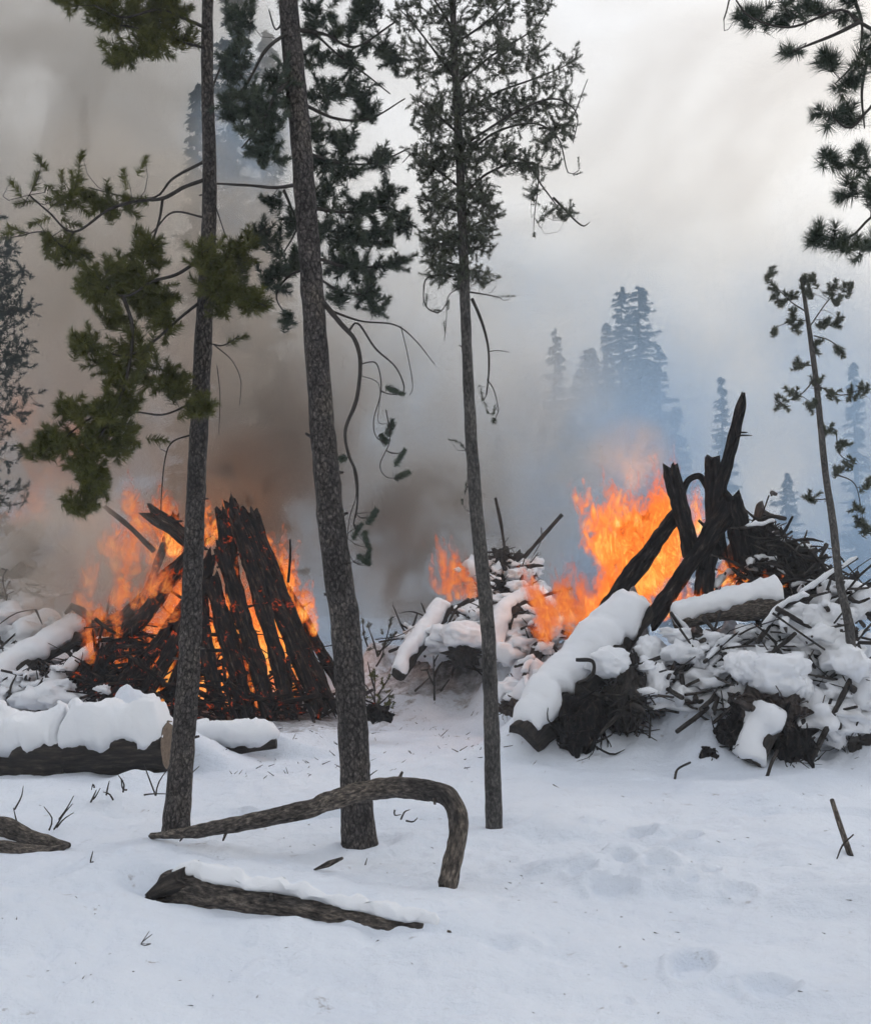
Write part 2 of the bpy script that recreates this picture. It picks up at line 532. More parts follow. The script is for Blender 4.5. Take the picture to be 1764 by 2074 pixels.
add_ash(MATS['ground_snow'], [(tuple(at(430, 1400, 17.6)), 3.4), (tuple(at(1320, 1250, 14.4)), 1.9), (tuple(at(960, 1240, 19.0)), 2.6)])
flame_mat('flame_orange', (0.32, 0.022, 0.004), (0.92, 0.165, 0.016), (1.0, 0.50, 0.10), 1.4, 0.22, 0.43)
flame_mat('flame_red', (0.26, 0.02, 0.006), (0.75, 0.11, 0.018), (1.0, 0.34, 0.06), 0.95, 0.3, 0.42)


def smoke_mat(name, dens, color, scale, lo, hi, edge=0.5, aniso=0.0, warp=0.6, floor=0.06):
    """closed puff of smoke; density follows noise and thins towards the puff's own rim (object space)"""
    m, nt = new_mat(name)
    out = N(nt, 'ShaderNodeOutputMaterial')
    pv = N(nt, 'ShaderNodeVolumePrincipled')
    pv.inputs['Color'].default_value = (*color, 1)
    pv.inputs['Anisotropy'].default_value = aniso
    tc = N(nt, 'ShaderNodeTexCoord')
    ln = N(nt, 'ShaderNodeVectorMath', operation='LENGTH')
    link(nt, tc.outputs['Object'], ln.inputs[0])
    fo = N(nt, 'ShaderNodeMapRange', interpolation_type='SMOOTHSTEP')
    fo.inputs['From Min'].default_value = 1.0
    fo.inputs['From Max'].default_value = 1.0 - edge
    link(nt, ln.outputs['Value'], fo.inputs['Value'])
    ge = N(nt, 'ShaderNodeNewGeometry')
    nz = N(nt, 'ShaderNodeTexNoise', Scale=scale, Detail=3.0, Roughness=0.5, Distortion=warp)
    link(nt, ge.outputs['Position'], nz.inputs['Vector'])
    nr = N(nt, 'ShaderNodeMapRange', interpolation_type='SMOOTHSTEP')
    nr.inputs['From Min'].default_value = lo
    nr.inputs['From Max'].default_value = hi
    nr.inputs['To Min'].default_value = floor
    link(nt, nz.outputs['Fac'], nr.inputs['Value'])
    mu = N(nt, 'ShaderNodeMath', operation='MULTIPLY')
    link(nt, fo.outputs[0], mu.inputs[0])
    link(nt, nr.outputs[0], mu.inputs[1])
    m2 = N(nt, 'ShaderNodeMath', operation='MULTIPLY')
    link(nt, mu.outputs[0], m2.inputs[0])
    m2.inputs[1].default_value = dens
    link(nt, m2.outputs[0], pv.inputs['Density'])
    link(nt, pv.outputs[0], out.inputs['Volume'])
    return m


smoke_mat('smoke_bank', 0.10, (0.58, 0.78, 1.0), 0.16, 0.40, 0.60, floor=0.15)
smoke_mat('smoke_brown', 0.75, (0.78, 0.71, 0.62), 0.7, 0.43, 0.58, warp=1.2)
smoke_mat('smoke_grey', 0.42, (0.85, 0.81, 0.75), 0.36, 0.40, 0.60, warp=1.2, floor=0.22)
smoke_mat('smoke_blue', 0.36, (0.55, 0.76, 1.0), 0.5, 0.42, 0.60, warp=1.0)
smoke_mat('smoke_far', 0.06, (0.93, 0.88, 0.81), 0.14, 0.38, 0.62)
smoke_mat('smoke_pale', 0.55, (0.93, 0.93, 0.92), 0.7, 0.42, 0.60, warp=1.2)
smoke_mat('smoke_dark', 1.7, (0.46, 0.42, 0.37), 0.85, 0.43, 0.58, warp=1.2, floor=0.04)
hm, hnt = new_mat('haze_air')
_o = N(hnt, 'ShaderNodeOutputMaterial')
_v = N(hnt, 'ShaderNodeVolumePrincipled', Density=0.0018)
_v.inputs['Color'].default_value = (0.86, 0.91, 0.97, 1)
link(hnt, _v.outputs[0], _o.inputs['Volume'])

# ------------------------------------------------------------------ mesh helpers


class MB:
    def __init__(s):
        s.v, s.f, s.m, s.n = [], [], [], 0
        s.attr, s.vec = [], []

    def add(s, verts, faces, mat=0, attr=None, vec=None):
        verts = np.asarray(verts, float)
        s.v.append(verts)
        for f in faces:
            s.f.append(tuple(int(i) + s.n for i in f))
        s.m += [mat] * len(faces)
        s.attr.append(np.zeros(len(verts)) if attr is None else np.asarray(attr, float))
        s.vec.append(verts if vec is None else np.asarray(vec, float))
        s.n += len(verts)

    def build(s, name, mats, origin, parent=None, smooth=True, attr=None):
        me = bpy.data.meshes.new(name)
        V = np.concatenate(s.v) - np.asarray(origin)[None]
        me.from_pydata(V.tolist(), [], s.f)
        for m in mats:
            me.materials.append(MATS[m])
        if len(mats) > 1:
            me.polygons.foreach_set('material_index', s.m)
        if smooth:
            me.polygons.foreach_set('use_smooth', [True] * len(s.f))
        if attr:
            a = me.attributes.new(attr, 'FLOAT', 'POINT')
            a.data.foreach_set('value', np.concatenate(s.attr))
        if mats[0] in AXIS_MATS:
            a = me.attributes.new('axis', 'FLOAT_VECTOR', 'POINT')
            a.data.foreach_set('vector', np.concatenate(s.vec).astype(np.float32).ravel())
        me.update()
        o = bpy.data.objects.new(name, me)
        C.objects.link(o)
        if parent is not None:
            o.parent = parent
        else:
            o.location = origin
        return o


def tag(o, label=None, cat=None, group=None, kind=None):
    if label:
        o['label'] = label
    if cat:
        o['category'] = cat
    if group:
        o['group'] = group
    if kind:
        o['kind'] = kind
    return o


def empty(name, loc):
    o = bpy.data.objects.new(name, None)
    o.empty_display_size = 0.2
    C.objects.link(o)
    o.location = loc
    return o


def spline(P, n, *vals):
    """Catmull-Rom through P (k,3), n samples by arc length; vals interpolated alike"""
    P = np.asarray(P, float)
    k = len(P)
    if k == 2:
        t = np.linspace(0, 1, n)[:, None]
        out = P[0] * (1 - t) + P[1] * t
        return (out,) + tuple(np.interp(t[:, 0], [0, 1], v) for v in vals)
    E = np.vstack([2 * P[0] - P[1], P, 2 * P[-1] - P[-2]])
    S = np.linspace(0, k - 1 - 1e-9, max(n * 4, 40))
    i = S.astype(int)
    t = (S - i)[:, None]
    p0, p1, p2, p3 = E[i], E[i + 1], E[i + 2], E[i + 3]
    Q = 0.5 * ((2 * p1) + (-p0 + p2) * t + (2 * p0 - 5 * p1 + 4 * p2 - p3) * t ** 2 + (-p0 + 3 * p1 - 3 * p2 + p3) * t ** 3)
    L = np.r_[0, np.cumsum(np.linalg.norm(np.diff(Q, axis=0), axis=1))]
    T = np.linspace(0, L[-1], n)
    out = np.stack([np.interp(T, L, Q[:, c]) for c in range(3)], 1)
    s = np.interp(T, L, S)
    return (out,) + tuple(np.interp(s, np.arange(k), v) for v in vals)


def frames(P):
    T = np.gradient(P, axis=0)
    T /= np.linalg.norm(T, axis=1)[:, None] + 1e-12
    ref = np.array([0, 0, 1.0]) if abs(T[0][2]) < 0.8 else np.array([1.0, 0, 0])
    A = np.cross(T[0], ref)
    A /= np.linalg.norm(A)
    U = [A]
    for i in range(1, len(P)):
        a = U[-1] - T[i] * np.dot(U[-1], T[i])
        U.append(a / (np.linalg.norm(a) + 1e-12))
    U = np.array(U)
    return T, U, np.cross(T, U)


def tube(mb, P, rad, seg=12, rings=None, rough=0.0, freq=6.0, seed=0, mat=0, cap=None, jag=0.0, furrow=0.0):
    """tapered tube through P; rough displaces the skin relative to the radius; cap = material index of the cut ends"""
    P = np.asarray(P, float)
    rad = np.full(len(P), rad) if np.isscalar(rad) else np.asarray(rad, float)
    L = np.sum(np.linalg.norm(np.diff(P, axis=0), axis=1))
    rings = rings or max(3, int(L / max(rad.max() * 0.9, 0.02)) + 2)
    Q, r = spline(P, rings, rad)
    T, U, Vv = frames(Q)
    th = np.linspace(0, 2 * math.pi, seg, endpoint=False)
    D = U[:, None] * np.cos(th)[None, :, None] + Vv[:, None] * np.sin(th)[None, :, None]
    X = Q[:, None] + D * r[:, None, None]
    if rough:
        d = fbm(X[..., 0] * freq, X[..., 1] * freq, X[..., 2] * freq, seed, 3) * rough
        X = X + D * (r[:, None] * d)[..., None]
    if furrow:
        al = np.r_[0, np.cumsum(np.linalg.norm(np.diff(Q, axis=0), axis=1))]
        d = fbm(np.cos(th)[None] * 2.6 + 0 * al[:, None], np.sin(th)[None] * 2.6 + 0 * al[:, None], al[:, None] * 1.3 + 0 * th[None], seed + 50, 3, 0.6)
        d2 = np.sign(vn(al[:, None] * 9 + 0 * th[None], th[None] * 1.2 + 0 * al[:, None], 0.0, seed + 60) - 0.55) * 0.5
        X = X + D * (r[:, None] * (d * furrow - np.clip(d2, 0, 1) * furrow * 0.8))[..., None]
    if jag:
        for e, sg in ((0, -1), (rings - 1, 1)):
            X[e] += T[e] * sg * (jag * r[e] * vn(th * 2.1 + seed, 0 * th, 0 * th + e, seed))[:, None]
    V = X.reshape(-1, 3)
    f = []
    for i in range(rings - 1):
        for j in range(seg):
            a, b = i * seg + j, i * seg + (j + 1) % seg
            f.append((a, b, b + seg, a + seg))
    alg = np.r_[0, np.cumsum(np.linalg.norm(np.diff(Q, axis=0), axis=1))]
    VC = np.stack([(np.cos(th)[None] * r[:, None]), (np.sin(th)[None] * r[:, None]), (alg + seed * 0.37)[:, None] + 0 * th[None]], -1)
    mb.add(V, f, mat, vec=VC.reshape(-1, 3))
    cm = mat if cap is None else cap
    for e, rev in ((0, True), (rings - 1, False)):
        ring = X[e]
        c = ring.mean(0) + T[e] * (0 if not jag else (-1 if e == 0 else 1) * jag * 0.2 * r[e])
        ff = [(j, (j + 1) % seg, seg) for j in range(seg)]
        if rev:
            ff = [(b, a, c_) for a, b, c_ in ff]
        mb.add(np.vstack([ring, c[None]]), ff, cm)
    return Q, r


def snow_on(mb, P, rad, thick, half=75, seed=0, span=(0.0, 1.0), rings=None, seg=16, ragged=0.35, mat=0):
    """cap of snow lying on a log: closed skin, thick on top, ragged lower edge"""
    P = np.asarray(P, float)
    rad = np.full(len(P), rad) if np.isscalar(rad) else np.asarray(rad, float)
    L = np.sum(np.linalg.norm(np.diff(P, axis=0), axis=1))
    rings = rings or max(8, int(L / 0.035))
    rings = min(rings, 120)
    Q, r = spline(P, 200, rad)
    i0, i1 = int(span[0] * 199), int(span[1] * 199)
    idx = np.linspace(i0, i1, rings).astype(int)
    T = np.gradient(Q, axis=0)[idx]
    T /= np.linalg.norm(T, axis=1)[:, None]
    Q, r = Q[idx], r[idx]
    up = np.array([0, 0, 1.0])[None] - T * T[:, 2:3]
    up /= np.linalg.norm(up, axis=1)[:, None] + 1e-9
    sd = np.cross(T, up)
    s = np.linspace(0, 1, rings)
    endf = np.clip(np.minimum(s, 1 - s) / 0.06, 0, 1) ** 0.5
    V = []
    k = np.linspace(-1, 1, seg)
    sL = s * L
    N1 = vn(sL * 3.2, 0.3, seed * 1.7, seed) * ragged + vn(sL * 9, 3.3, seed, seed + 5) * ragged * 0.55
    N2 = vn(sL * 3.2, 7.3, seed * 1.7, seed + 1) * ragged + vn(sL * 9, 9.3, seed, seed + 6) * ragged * 0.55
    TN = thick * np.maximum(0.15, 1 + 0.6 * vn(sL * 1.6, 4.4, 0, seed + 2) + 0.3 * vn(sL * 4.6, 2.4, 0, seed + 3)) * endf
    SK = 0.35 * vn(sL * 2.1, 1.4, 0, seed + 8)
    for i in range(rings):
        n1, n2, tn, skew = N1[i], N2[i], TN[i], SK[i]
        a0, a1 = R(half) * (1 + n1), R(half) * (1 + n2)
        ang = np.where(k < 0, k * a0, k * a1)
        prof = (1 - np.abs(k) ** 2.6) * (1 + skew * k)
        rr = r[i] * 0.99 + 0.012 + tn * prof
        outer = Q[i] + np.sin(ang)[:, None] * sd[i] * rr[:, None] + np.cos(ang)[:, None] * up[i] * rr[:, None]
        # droop the lower lip a little
        outer[:, 2] -= 0.25 * tn * np.abs(k) ** 6
        inner = Q[i] + np.sin(ang * 0.96)[::-1, None] * sd[i] * (r[i] * 0.85) + np.cos(ang * 0.96)[::-1, None] * up[i] * (r[i] * 0.85)
        V.append(np.vstack([outer, inner]))
    m = 2 * seg
    V = np.array(V)
    crumb = 0.022 * np.clip(fbm(V[..., 0] * 16, V[..., 1] * 16, V[..., 2] * 16, 9, 3), -1, 1)
    V = V + crumb[..., None] * np.array([0.4, 0.4, 1.0]) * np.r_[np.ones(seg), np.zeros(seg)][None, :, None] + 0.010 * np.stack([vn(V[..., 0] * 13, V[..., 1] * 13, V[..., 2] * 13, q) for q in (1, 2, 3)], -1) + 0.25 * thick * np.stack([vn(V[..., 0] * 4.5, V[..., 1] * 4.5, V[..., 2] * 4.5, q) for q in (4, 5, 6)], -1) * np.r_[np.ones(seg), np.zeros(seg)][None, :, None]
    f = []
    for i in range(rings - 1):
        for j in range(m):
            a, b = i * m + j, i * m + (j + 1) % m
            f.append((a, b, b + m, a + m))
    f.append(tuple(range(m - 1, -1, -1)))
    f.append(tuple((rings - 1) * m + j for j in range(m)))
    mb.add(V.reshape(-1, 3), f, mat)


def ico(sub):
    bm = bmesh.new()
    bmesh.ops.create_icosphere(bm, subdivisions=sub, radius=1)
    bm.verts.ensure_lookup_table()
    V = np.array([v.co[:] for v in bm.verts])
    f = [tuple(v.index for v in fc.verts) for fc in bm.faces]
    bm.free()
    return V, f


ICO = {k: ico(k) for k in (2, 3, 4)}


def blob(mb, c, rad, rough=0.3, freq=1.6, seed=0, sub=3, mat=0, flat=None, o=4):
    V, f = ICO[sub]
    d = 1 + (0.10 * fbm(V[:, 0] * 7 + seed, V[:, 1] * 7, V[:, 2] * 7, seed + 9, 2) if mat == 0 and sub == 4 else 0) + rough * fbm(V[:, 0] * freq + seed, V[:, 1] * freq, V[:, 2] * freq, seed, o)
    X = V * d[:, None]
    if flat is not None:
        X[:, 2] = np.maximum(X[:, 2], flat)
    mb.add(np.asarray(c)[None] + X * np.asarray(rad)[None], f, mat)


# ------------------------------------------------------------------ foliage
def tufts_geo(base, axis, L, nl, n, w, seed=0, spread=0.85):
    """bottle-brush tufts of needles: base/axis (k,3); returns verts, tri faces (numpy)"""
    g = np.random.default_rng(seed)
    k = len(base)
    B = np.repeat(base, n, 0)
    A = np.repeat(axis, n, 0)
    A /= np.linalg.norm(A, axis=1)[:, None] + 1e-9
    LL = np.repeat(L, n)
    t = g.uniform(0, 1, k * n) ** 0.8
    NL = np.repeat(nl, n) * g.uniform(0.65, 1.15, k * n) * (1.05 - 0.35 * t)
    rnd = g.normal(size=(k * n, 3))
    rad = rnd - A * np.sum(rnd * A, 1)[:, None]
    rad /= np.linalg.norm(rad, axis=1)[:, None] + 1e-9
    lean = (0.30 + 0.5 * t + g.uniform(-0.15, 0.25, k * n))[:, None]
    d = A * lean + rad * spread
    d /= np.linalg.norm(d, axis=1)[:, None]
    P0 = B + A * (LL * t)[:, None]
    P1 = P0 + d * NL[:, None]
    side = np.cross(d, g.normal(size=(k * n, 3)))
    side /= np.linalg.norm(side, axis=1)[:, None] + 1e-9
    ww = (w * g.uniform(0.7, 1.3, k * n))[:, None]
    V = np.empty((k * n, 3, 3))
    V[:, 0] = P0 - side * ww
    V[:, 1] = P0 + side * ww
    V[:, 2] = P1
    V = V.reshape(-1, 3)
    return V, np.arange(len(V)).reshape(-1, 3)


def fast_mesh(name, V, Fc, mats, midx=None):
    """triangle soup -> mesh, no python loops"""
    me = bpy.data.meshes.new(name)
    nf = len(Fc)
    me.vertices.add(len(V))
    me.vertices.foreach_set('co', np.ascontiguousarray(V, np.float32).ravel())
    me.loops.add(nf * 3)
    me.loops.foreach_set('vertex_index', np.ascontiguousarray(Fc, np.int32).ravel())
    me.polygons.add(nf)
    me.polygons.foreach_set('loop_start', np.arange(0, nf * 3, 3, dtype=np.int32))
    for m in mats:
        me.materials.append(MATS[m])
    if midx is not None:
        me.polygons.foreach_set('material_index', np.ascontiguousarray(midx, np.int32))
    me.update(calc_edges=True)
    return me


def twig_geo(A, B, r, sag=0.0, seed=0, steps=4):
    """thin three-sided bent twigs from A to B (k,3); returns verts, tris"""
    g = np.random.default_rng(seed)
    k = len(A)
    mid = g.normal(size=(k, 3)) * 0.12 * np.linalg.norm(B - A, axis=1)[:, None]
    mid[:, 2] -= sag * np.linalg.norm(B - A, axis=1)
    t = np.linspace(0, 1, steps)
    Q = A[:, None] * (1 - t)[None, :, None] + B[:, None] * t[None, :, None] + mid[:, None] * (4 * t * (1 - t))[None, :, None]
    T = B - A
    T /= np.linalg.norm(T, axis=1)[:, None] + 1e-9
    U = np.cross(T, g.normal(size=(k, 3)))
    U /= np.linalg.norm(U, axis=1)[:, None] + 1e-9
    Wv = np.cross(T, U)
    V = np.empty((k, steps, 3, 3))
    rr = r if not np.isscalar(r) else np.full(k, r)
    for j in range(3):
        a = j * 2.0944
        V[:, :, j] = Q + (U[:, None] * math.cos(a) + Wv[:, None] * math.sin(a)) * (rr[:, None] * (1 - 0.55 * t)[None])[..., None]
    idx = np.arange(k * steps * 3).reshape(k, steps, 3)
    F_ = []
    for s in range(steps - 1):
        for j in range(3):
            a, b = idx[:, s, j], idx[:, s, (j + 1) % 3]
            c, d = idx[:, s + 1, (j + 1) % 3], idx[:, s + 1, j]
            F_.append(np.stack([a, b, c], 1))
            F_.append(np.stack([a, c, d], 1))
    return V.reshape(-1, 3), np.concatenate(F_)


class Tree:
    """a pine laid out from trunk, branch and foliage-cluster lists; every list gives image column, row and distance"""

    def __init__(s, name, label, trunk, Y, bark='pine_bark', group=None, seed=1, cat='tree', base=None, rough=0.07, seg=20):
        s.Y, s.seed = Y, seed
        pts = np.array([at(u, v, Y + (dy[0] if dy else 0)) for (u, v, w, *dy) in trunk])
        rad = np.array([px(w, Y) / 2 for (u, v, w, *dy) in trunk])
        # sink the foot into the snow
        d = pts[0] - pts[1]
        foot = pts[0].copy()
        foot[2] = min(foot[2], gz(foot[0], foot[1])) - 0.25
        pts = np.vstack([foot[None], pts])
        rad = np.r_[rad[0] * 1.45, rad[0] * 1.12, rad[1:]]
        s.origin = np.array([pts[0][0], pts[0][1], gz(pts[0][0], pts[0][1])])
        s.root = tag(empty(name, s.origin), label, cat, group)
        mb = MB()
        Lm = np.sum(np.linalg.norm(np.diff(pts, axis=0), axis=1))
        Q, r = tube(mb, pts, rad, seg=seg, rings=int(Lm / 0.045) if seg > 12 else int(Lm / 0.1), rough=rough, freq=9.0, seed=seed)
        # short dead branch stubs and knots
        g = np.random.default_rng(seed)
        s.trunkQ, s.trunkr = Q, r
        for q in range(int(Lm * 3.0)):
            i = g.integers(8, len(Q) - 2)
            a = g.uniform(0, 6.28)
            dd = np.array([math.cos(a), math.sin(a), g.uniform(-0.2, 0.5)])
            ln = r[i] * g.uniform(1.15, 1.7)
            tube(mb, [Q[i], Q[i] + dd * ln], [r[i] * 0.22, r[i] * 0.1], seg=5, rings=3, seed=q)
        mb.build('trunk', [bark], s.origin, s.root)
        s.bark = bark
        s.nodes = [Q[::6]]
        s.tb, s.ta, s.tl, s.tn = [], [], [], []
        s.wa, s.wb, s.wr = [], [], []

    def branch(s, pts, w0, w1, mat='twig_bark'):
        P = np.array([at(u, v, s.Y + dy) for (u, v, dy) in pts])
        n = len(P)
        mb = MB()
        Q, r = tube(mb, P, np.linspace(px(w0, s.Y) / 2, px(w1, s.Y) / 2, n), seg=7, rings=max(6, n * 5), rough=0.12, freq=12, seed=s.seed)
        mb.build('branch', [mat], s.origin, s.root)
        s.nodes.append(Q)
        return Q

    def cluster(s, u, v, ru, rv, n, L, nl, dy=0.0, rd=None, up=0.45, twig=2.0, droop=0.0):
        """n tufts spread through an ellipsoid round (u, v); each hangs on a twig to the nearest wood"""
        g = np.random.default_rng(abs(int(u * 131 + v * 17 + s.seed * 7)))
        Y = s.Y + dy
        c = at(u, v, Y)
        rx, rz = px(ru, Y), px(rv, Y)
        ry = px(rd, Y) if rd else (rx + rz) * 0.55
        q = g.normal(size=(n, 3))
        q /= np.linalg.norm(q, axis=1)[:, None]
        q *= g.uniform(0, 1, (n, 1)) ** 0.45
        P = c[None] + q * np.array([rx, ry, rz])[None]
        allw = np.vstack(s.nodes)
        # attach in order of distance so that twigs branch
        src = allw[np.argmin(np.linalg.norm(allw - c, axis=1))]
        order = np.argsort(np.linalg.norm(P - src, axis=1))
        local = [src]
        for i in order:
            la = np.array(local)
            dist = np.linalg.norm(la - P[i], axis=1)
            j = int(np.argmin(dist + 0.35 * np.linalg.norm(la - src, axis=1) * 0))
            base = la[j]
            ax = P[i] - base
            ax = ax / (np.linalg.norm(ax) + 1e-6)
            ax = ax * 0.75 + np.array([0, 0, up]) + g.normal(size=3) * 0.35 - np.array([0, 0, droop])
            ax /= np.linalg.norm(ax)
            LL = px(L, Y) * g.uniform(0.7, 1.25)
            s.tb.append(P[i] - ax * LL * 0.5)
            s.ta.append(ax)
            s.tl.append(LL)
            s.tn.append(px(nl, Y) * g.uniform(0.85, 1.15))
            s.wa.append(base)
            s.wb.append(P[i] + ax * LL * 0.4)
            s.wr.append(px(twig, Y) / 2)
            local.append(P[i])

    def tuft(s, u, v, du, dv, L, nl, dy=0.0, attach=None):
        """one tuft centred at (u, v), pointing along (du, dv) in the picture"""
        Y = s.Y + dy
        a, b = at(u, v, Y), at(u + du, v + dv, Y)
        ax = b - a
        ax = ax / np.linalg.norm(ax)
        LL = px(L, Y)
        s.tb.append(a - ax * LL * 0.5)
        s.ta.append(ax)
        s.tl.append(LL)
        s.tn.append(px(nl, Y))
        allw = np.vstack(s.nodes)
        src = allw[np.argmin(np.linalg.norm(allw - a, axis=1))]
        s.wa.append(src)
        s.wb.append(a + ax * LL * 0.4)
        s.wr.append(px(2.2, Y) / 2)

    def finish(s, needles, n=90, w=1.6, bare=0, twigmat='twig_bark', sag=0.1, spread=0.85):
        V1, F1 = tufts_geo(np.array(s.tb), np.array(s.ta), np.array(s.tl), np.array(s.tn), n, px(w, s.Y) / 2, s.seed, spread)
        V2, F2 = twig_geo(np.array(s.wa), np.array(s.wb), np.array(s.wr), sag, s.seed)
        V = np.vstack([V1, V2]) - s.origin[None]
        Fc = np.vstack([F1, F2 + len(V1)])
        mi = np.r_[np.zeros(len(F1)), np.ones(len(F2))]
        me = fast_mesh('crown', V, Fc, [needles, twigmat], mi)
        o = bpy.data.objects.new('crown', me)
        C.objects.link(o)
        o.parent = s.root
        return s.root


# ------------------------------------------------------------------ snow ground
def build_ground():
    ys = list(np.linspace(-12, 2.0, 24)[:-1])
    y = 2.0
    while y < 24:
        ys.append(y)
        y *= 1.0058
    while y < 205:
        ys.append(y)
        y *= 1.028
    ys = np.array(ys)
    t = np.r_[np.linspace(-1.6, -0.55, 22)[:-1], np.linspace(-0.55, 0.55, 380), np.linspace(0.55, 1.6, 22)[1:]]
    half = np.maximum(ys, 2.0)
    X = t[None] * half[:, None] + np.sign(t)[None] * np.clip(np.abs(t) - 0.55, 0, 9)[None] * 8
    Yg = np.repeat(ys[:, None], len(t), 1)
    Z = gh(X, Yg)
    V = np.stack([X, Yg, Z], -1).reshape(-1, 3)
    a = np.arange(len(ys) * len(t)).reshape(len(ys), len(t))
    q = np.stack([a[:-1, :-1], a[:-1, 1:], a[1:, 1:], a[1:, :-1]], -1).reshape(-1, 4)
    tri = np.concatenate([q[:, [0, 1, 2]], q[:, [0, 2, 3]]])
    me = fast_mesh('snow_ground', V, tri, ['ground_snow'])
    me.polygons.foreach_set('use_smooth', np.ones(len(tri), bool))
    o = bpy.data.objects.new('snow_ground', me)
    C.objects.link(o)
    tag(o, kind='structure')


build_ground()

# ------------------------------------------------------------------ trees in front
# left pine
L = Tree('pine_tree', 'dark leaning pine with drooping olive needle clumps, in front of the tepee-shaped fire',
         [(357, 1690, 50), (372, 1500, 47), (386, 1300, 44), (398, 1000, 39), (412, 700, 36), (425, 400, 30), (420, 100, 25), (428, -250, 21)], 8.75, seed=3)
L.branch([(415, 364, 0), (372, 380, -.1), (330, 402, -.2), (275, 408, -.3), (220, 425, -.4), (150, 470, -.5), (100, 430, -.55), (60, 395, -.6)], 9, 3)
L.branch([(416, 326, 0), (350, 362, .15), (318, 398, .2), (262, 400, .3), (180, 380, .4)], 7, 2.5)
L.branch([(330, 402, -.2), (322, 450, -.15), (300, 500, -.1), (250, 520, -.1), (205, 570, -.1)], 6, 3)
L.branch([(412, 440, 0), (350, 430, .1), (310, 470, .1), (275, 490, .1)], 5, 2)
L.branch([(150, 470, -.5), (130, 500, -.45), (90, 470, -.5), (30, 480, -.6)], 4, 2)
L.branch([(412, 520, 0), (360, 555, -.2), (310, 570, -.4), (250, 600, -.5), (190, 560, -.6)], 8, 3)
L.branch([(408, 610, 0), (370, 640, -.2), (300, 700, -.5), (240, 720, -.6), (160, 680, -.6)], 7, 3)
L.branch([(250, 600, -.5), (268, 660, -.55), (262, 740, -.6), (240, 820, -.7), (200, 890, -.75), (175, 960, -.75), (160, 1025, -.75)], 8, 3)
L.branch([(240, 820, -.7), (180, 850, -.8), (110, 900, -.8), (60, 915, -.85)], 5, 2)
L.branch([(400, 800, 0), (380, 820, -.2), (330, 840, -.3), (275, 835, -.4), (215, 845, -.6)], 5, 3)
L.branch([(390, 880, 0), (350, 895, -.2), (335, 930, -.25), (328, 1000, -.25), (326, 1070, -.25)], 4, 2)
L.branch([(415, 580, 0), (455, 590, -.3), (500, 605, -.4), (540, 620, -.5)], 5, 2)
L.branch([(410, 690, 0), (450, 700, -.2), (485, 680, -.3)], 4, 2)
L.branch([(424, 60, 0), (380, 40, -.2), (320, 20, -.3), (250, 35, -.4), (190, 10, -.4)], 8, 3)
L.branch([(424, 100, 0), (370, 85, -.1), (300, 62, -.2), (240, 50, -.3)], 6, 3)
L.branch([(438, 420, 0), (455, 470, -.1), (470, 500, -.1)], 3, 1.5)
L.branch([(430, 180, 0), (450, 130, .1), (470, 110, .2)], 5, 3)
L.branch([(436, 700, 0), (470, 730, .1), (488, 770, .1), (486, 820, .1)], 2.5, 1.2)
L.branch([(440, 740, 0), (446, 800, 0), (444, 880, 0)], 2.2, 1.2)
for (u, v, du, dv) in [(87, 332, -20, -28), (163, 328, 8, -40), (33, 382, -20, -26), (72, 368, 6, -26), (109, 386, 30, 22), (54, 409, -34, 8), (288, 338, 18, -40),
                       (253, 366, -6, -36), (83, 447, -34, 14), (145, 452, 40, 10), (36, 467, -30, -14), (7, 476, -40, 8), (480, 689, 34, -14), (318, 891, 40, 4)]:
    L.tuft(u, v, du, dv, 46, 21, dy=random.uniform(-.6, -.1))
for (u, v, ru, rv, n, dy) in [(140, 395, 50, 34, 7, -.4), (210, 413, 32, 26, 7, -.3), (270, 412, 26, 18, 3, -.2), (125, 503, 32, 28, 8, -.4), (160, 520, 26, 20, 4, -.3),
                              (205, 578, 52, 42, 18, -.5), (258, 550, 44, 40, 14, -.4), (308, 510, 40, 36, 11, -.2), (320, 608, 36, 40, 12, -.3), (232, 640, 26, 26, 6, -.5),
                              (333, 652, 28, 34, 9, -.3), (290, 590, 50, 40, 10, 0.0), (430, 540, 48, 64, 18, -.45), (455, 605, 40, 36, 11, -.4), (508, 612, 36, 26, 8, -.4), (490, 500, 34, 34, 8, -.2), (470, 560, 44, 44, 8, .2),
                              (180, 706, 44, 24, 8, -.6), (226, 740, 36, 30, 9, -.6), (280, 700, 40, 46, 9, -.5), (344, 778, 38, 34, 11, -.3), (248, 800, 38, 44, 13, -.6), (300, 760, 40, 34, 6, -.3),
                              (145, 834, 34, 22, 7, -.8), (212, 845, 44, 36, 13, -.7), (412, 822, 22, 20, 5, -.35), (385, 832, 18, 16, 3, -.3), (120, 897, 42, 24, 9, -.8), (76, 913, 28, 16, 4, -.8),
                              (182, 896, 44, 34, 13, -.75), (240, 893, 40, 30, 10, -.6), (176, 945, 36, 34, 12, -.75), (190, 990, 26, 32, 8, -.75), (163, 1022, 26, 16, 5, -.75),
                              (185, 8, 44, 22, 9, -.3), (128, 2, 26, 12, 4, -.3), (232, 38, 40, 30, 10, -.3), (300, 40, 56, 34, 14, -.2), (350, 20, 46, 30, 10, -.2), (245, 108, 40, 20, 8, -.4), (300, 95, 40, 22, 9, -.3), (370, 75, 30, 26, 5, -.1), (270, -30, 90, 40, 16, -.2)]:
    L.cluster(u, v, ru, rv, int(n * 2.2), 48, 22, dy=dy, twig=1.8)
L.finish('needles_olive', n=150, w=1.7)

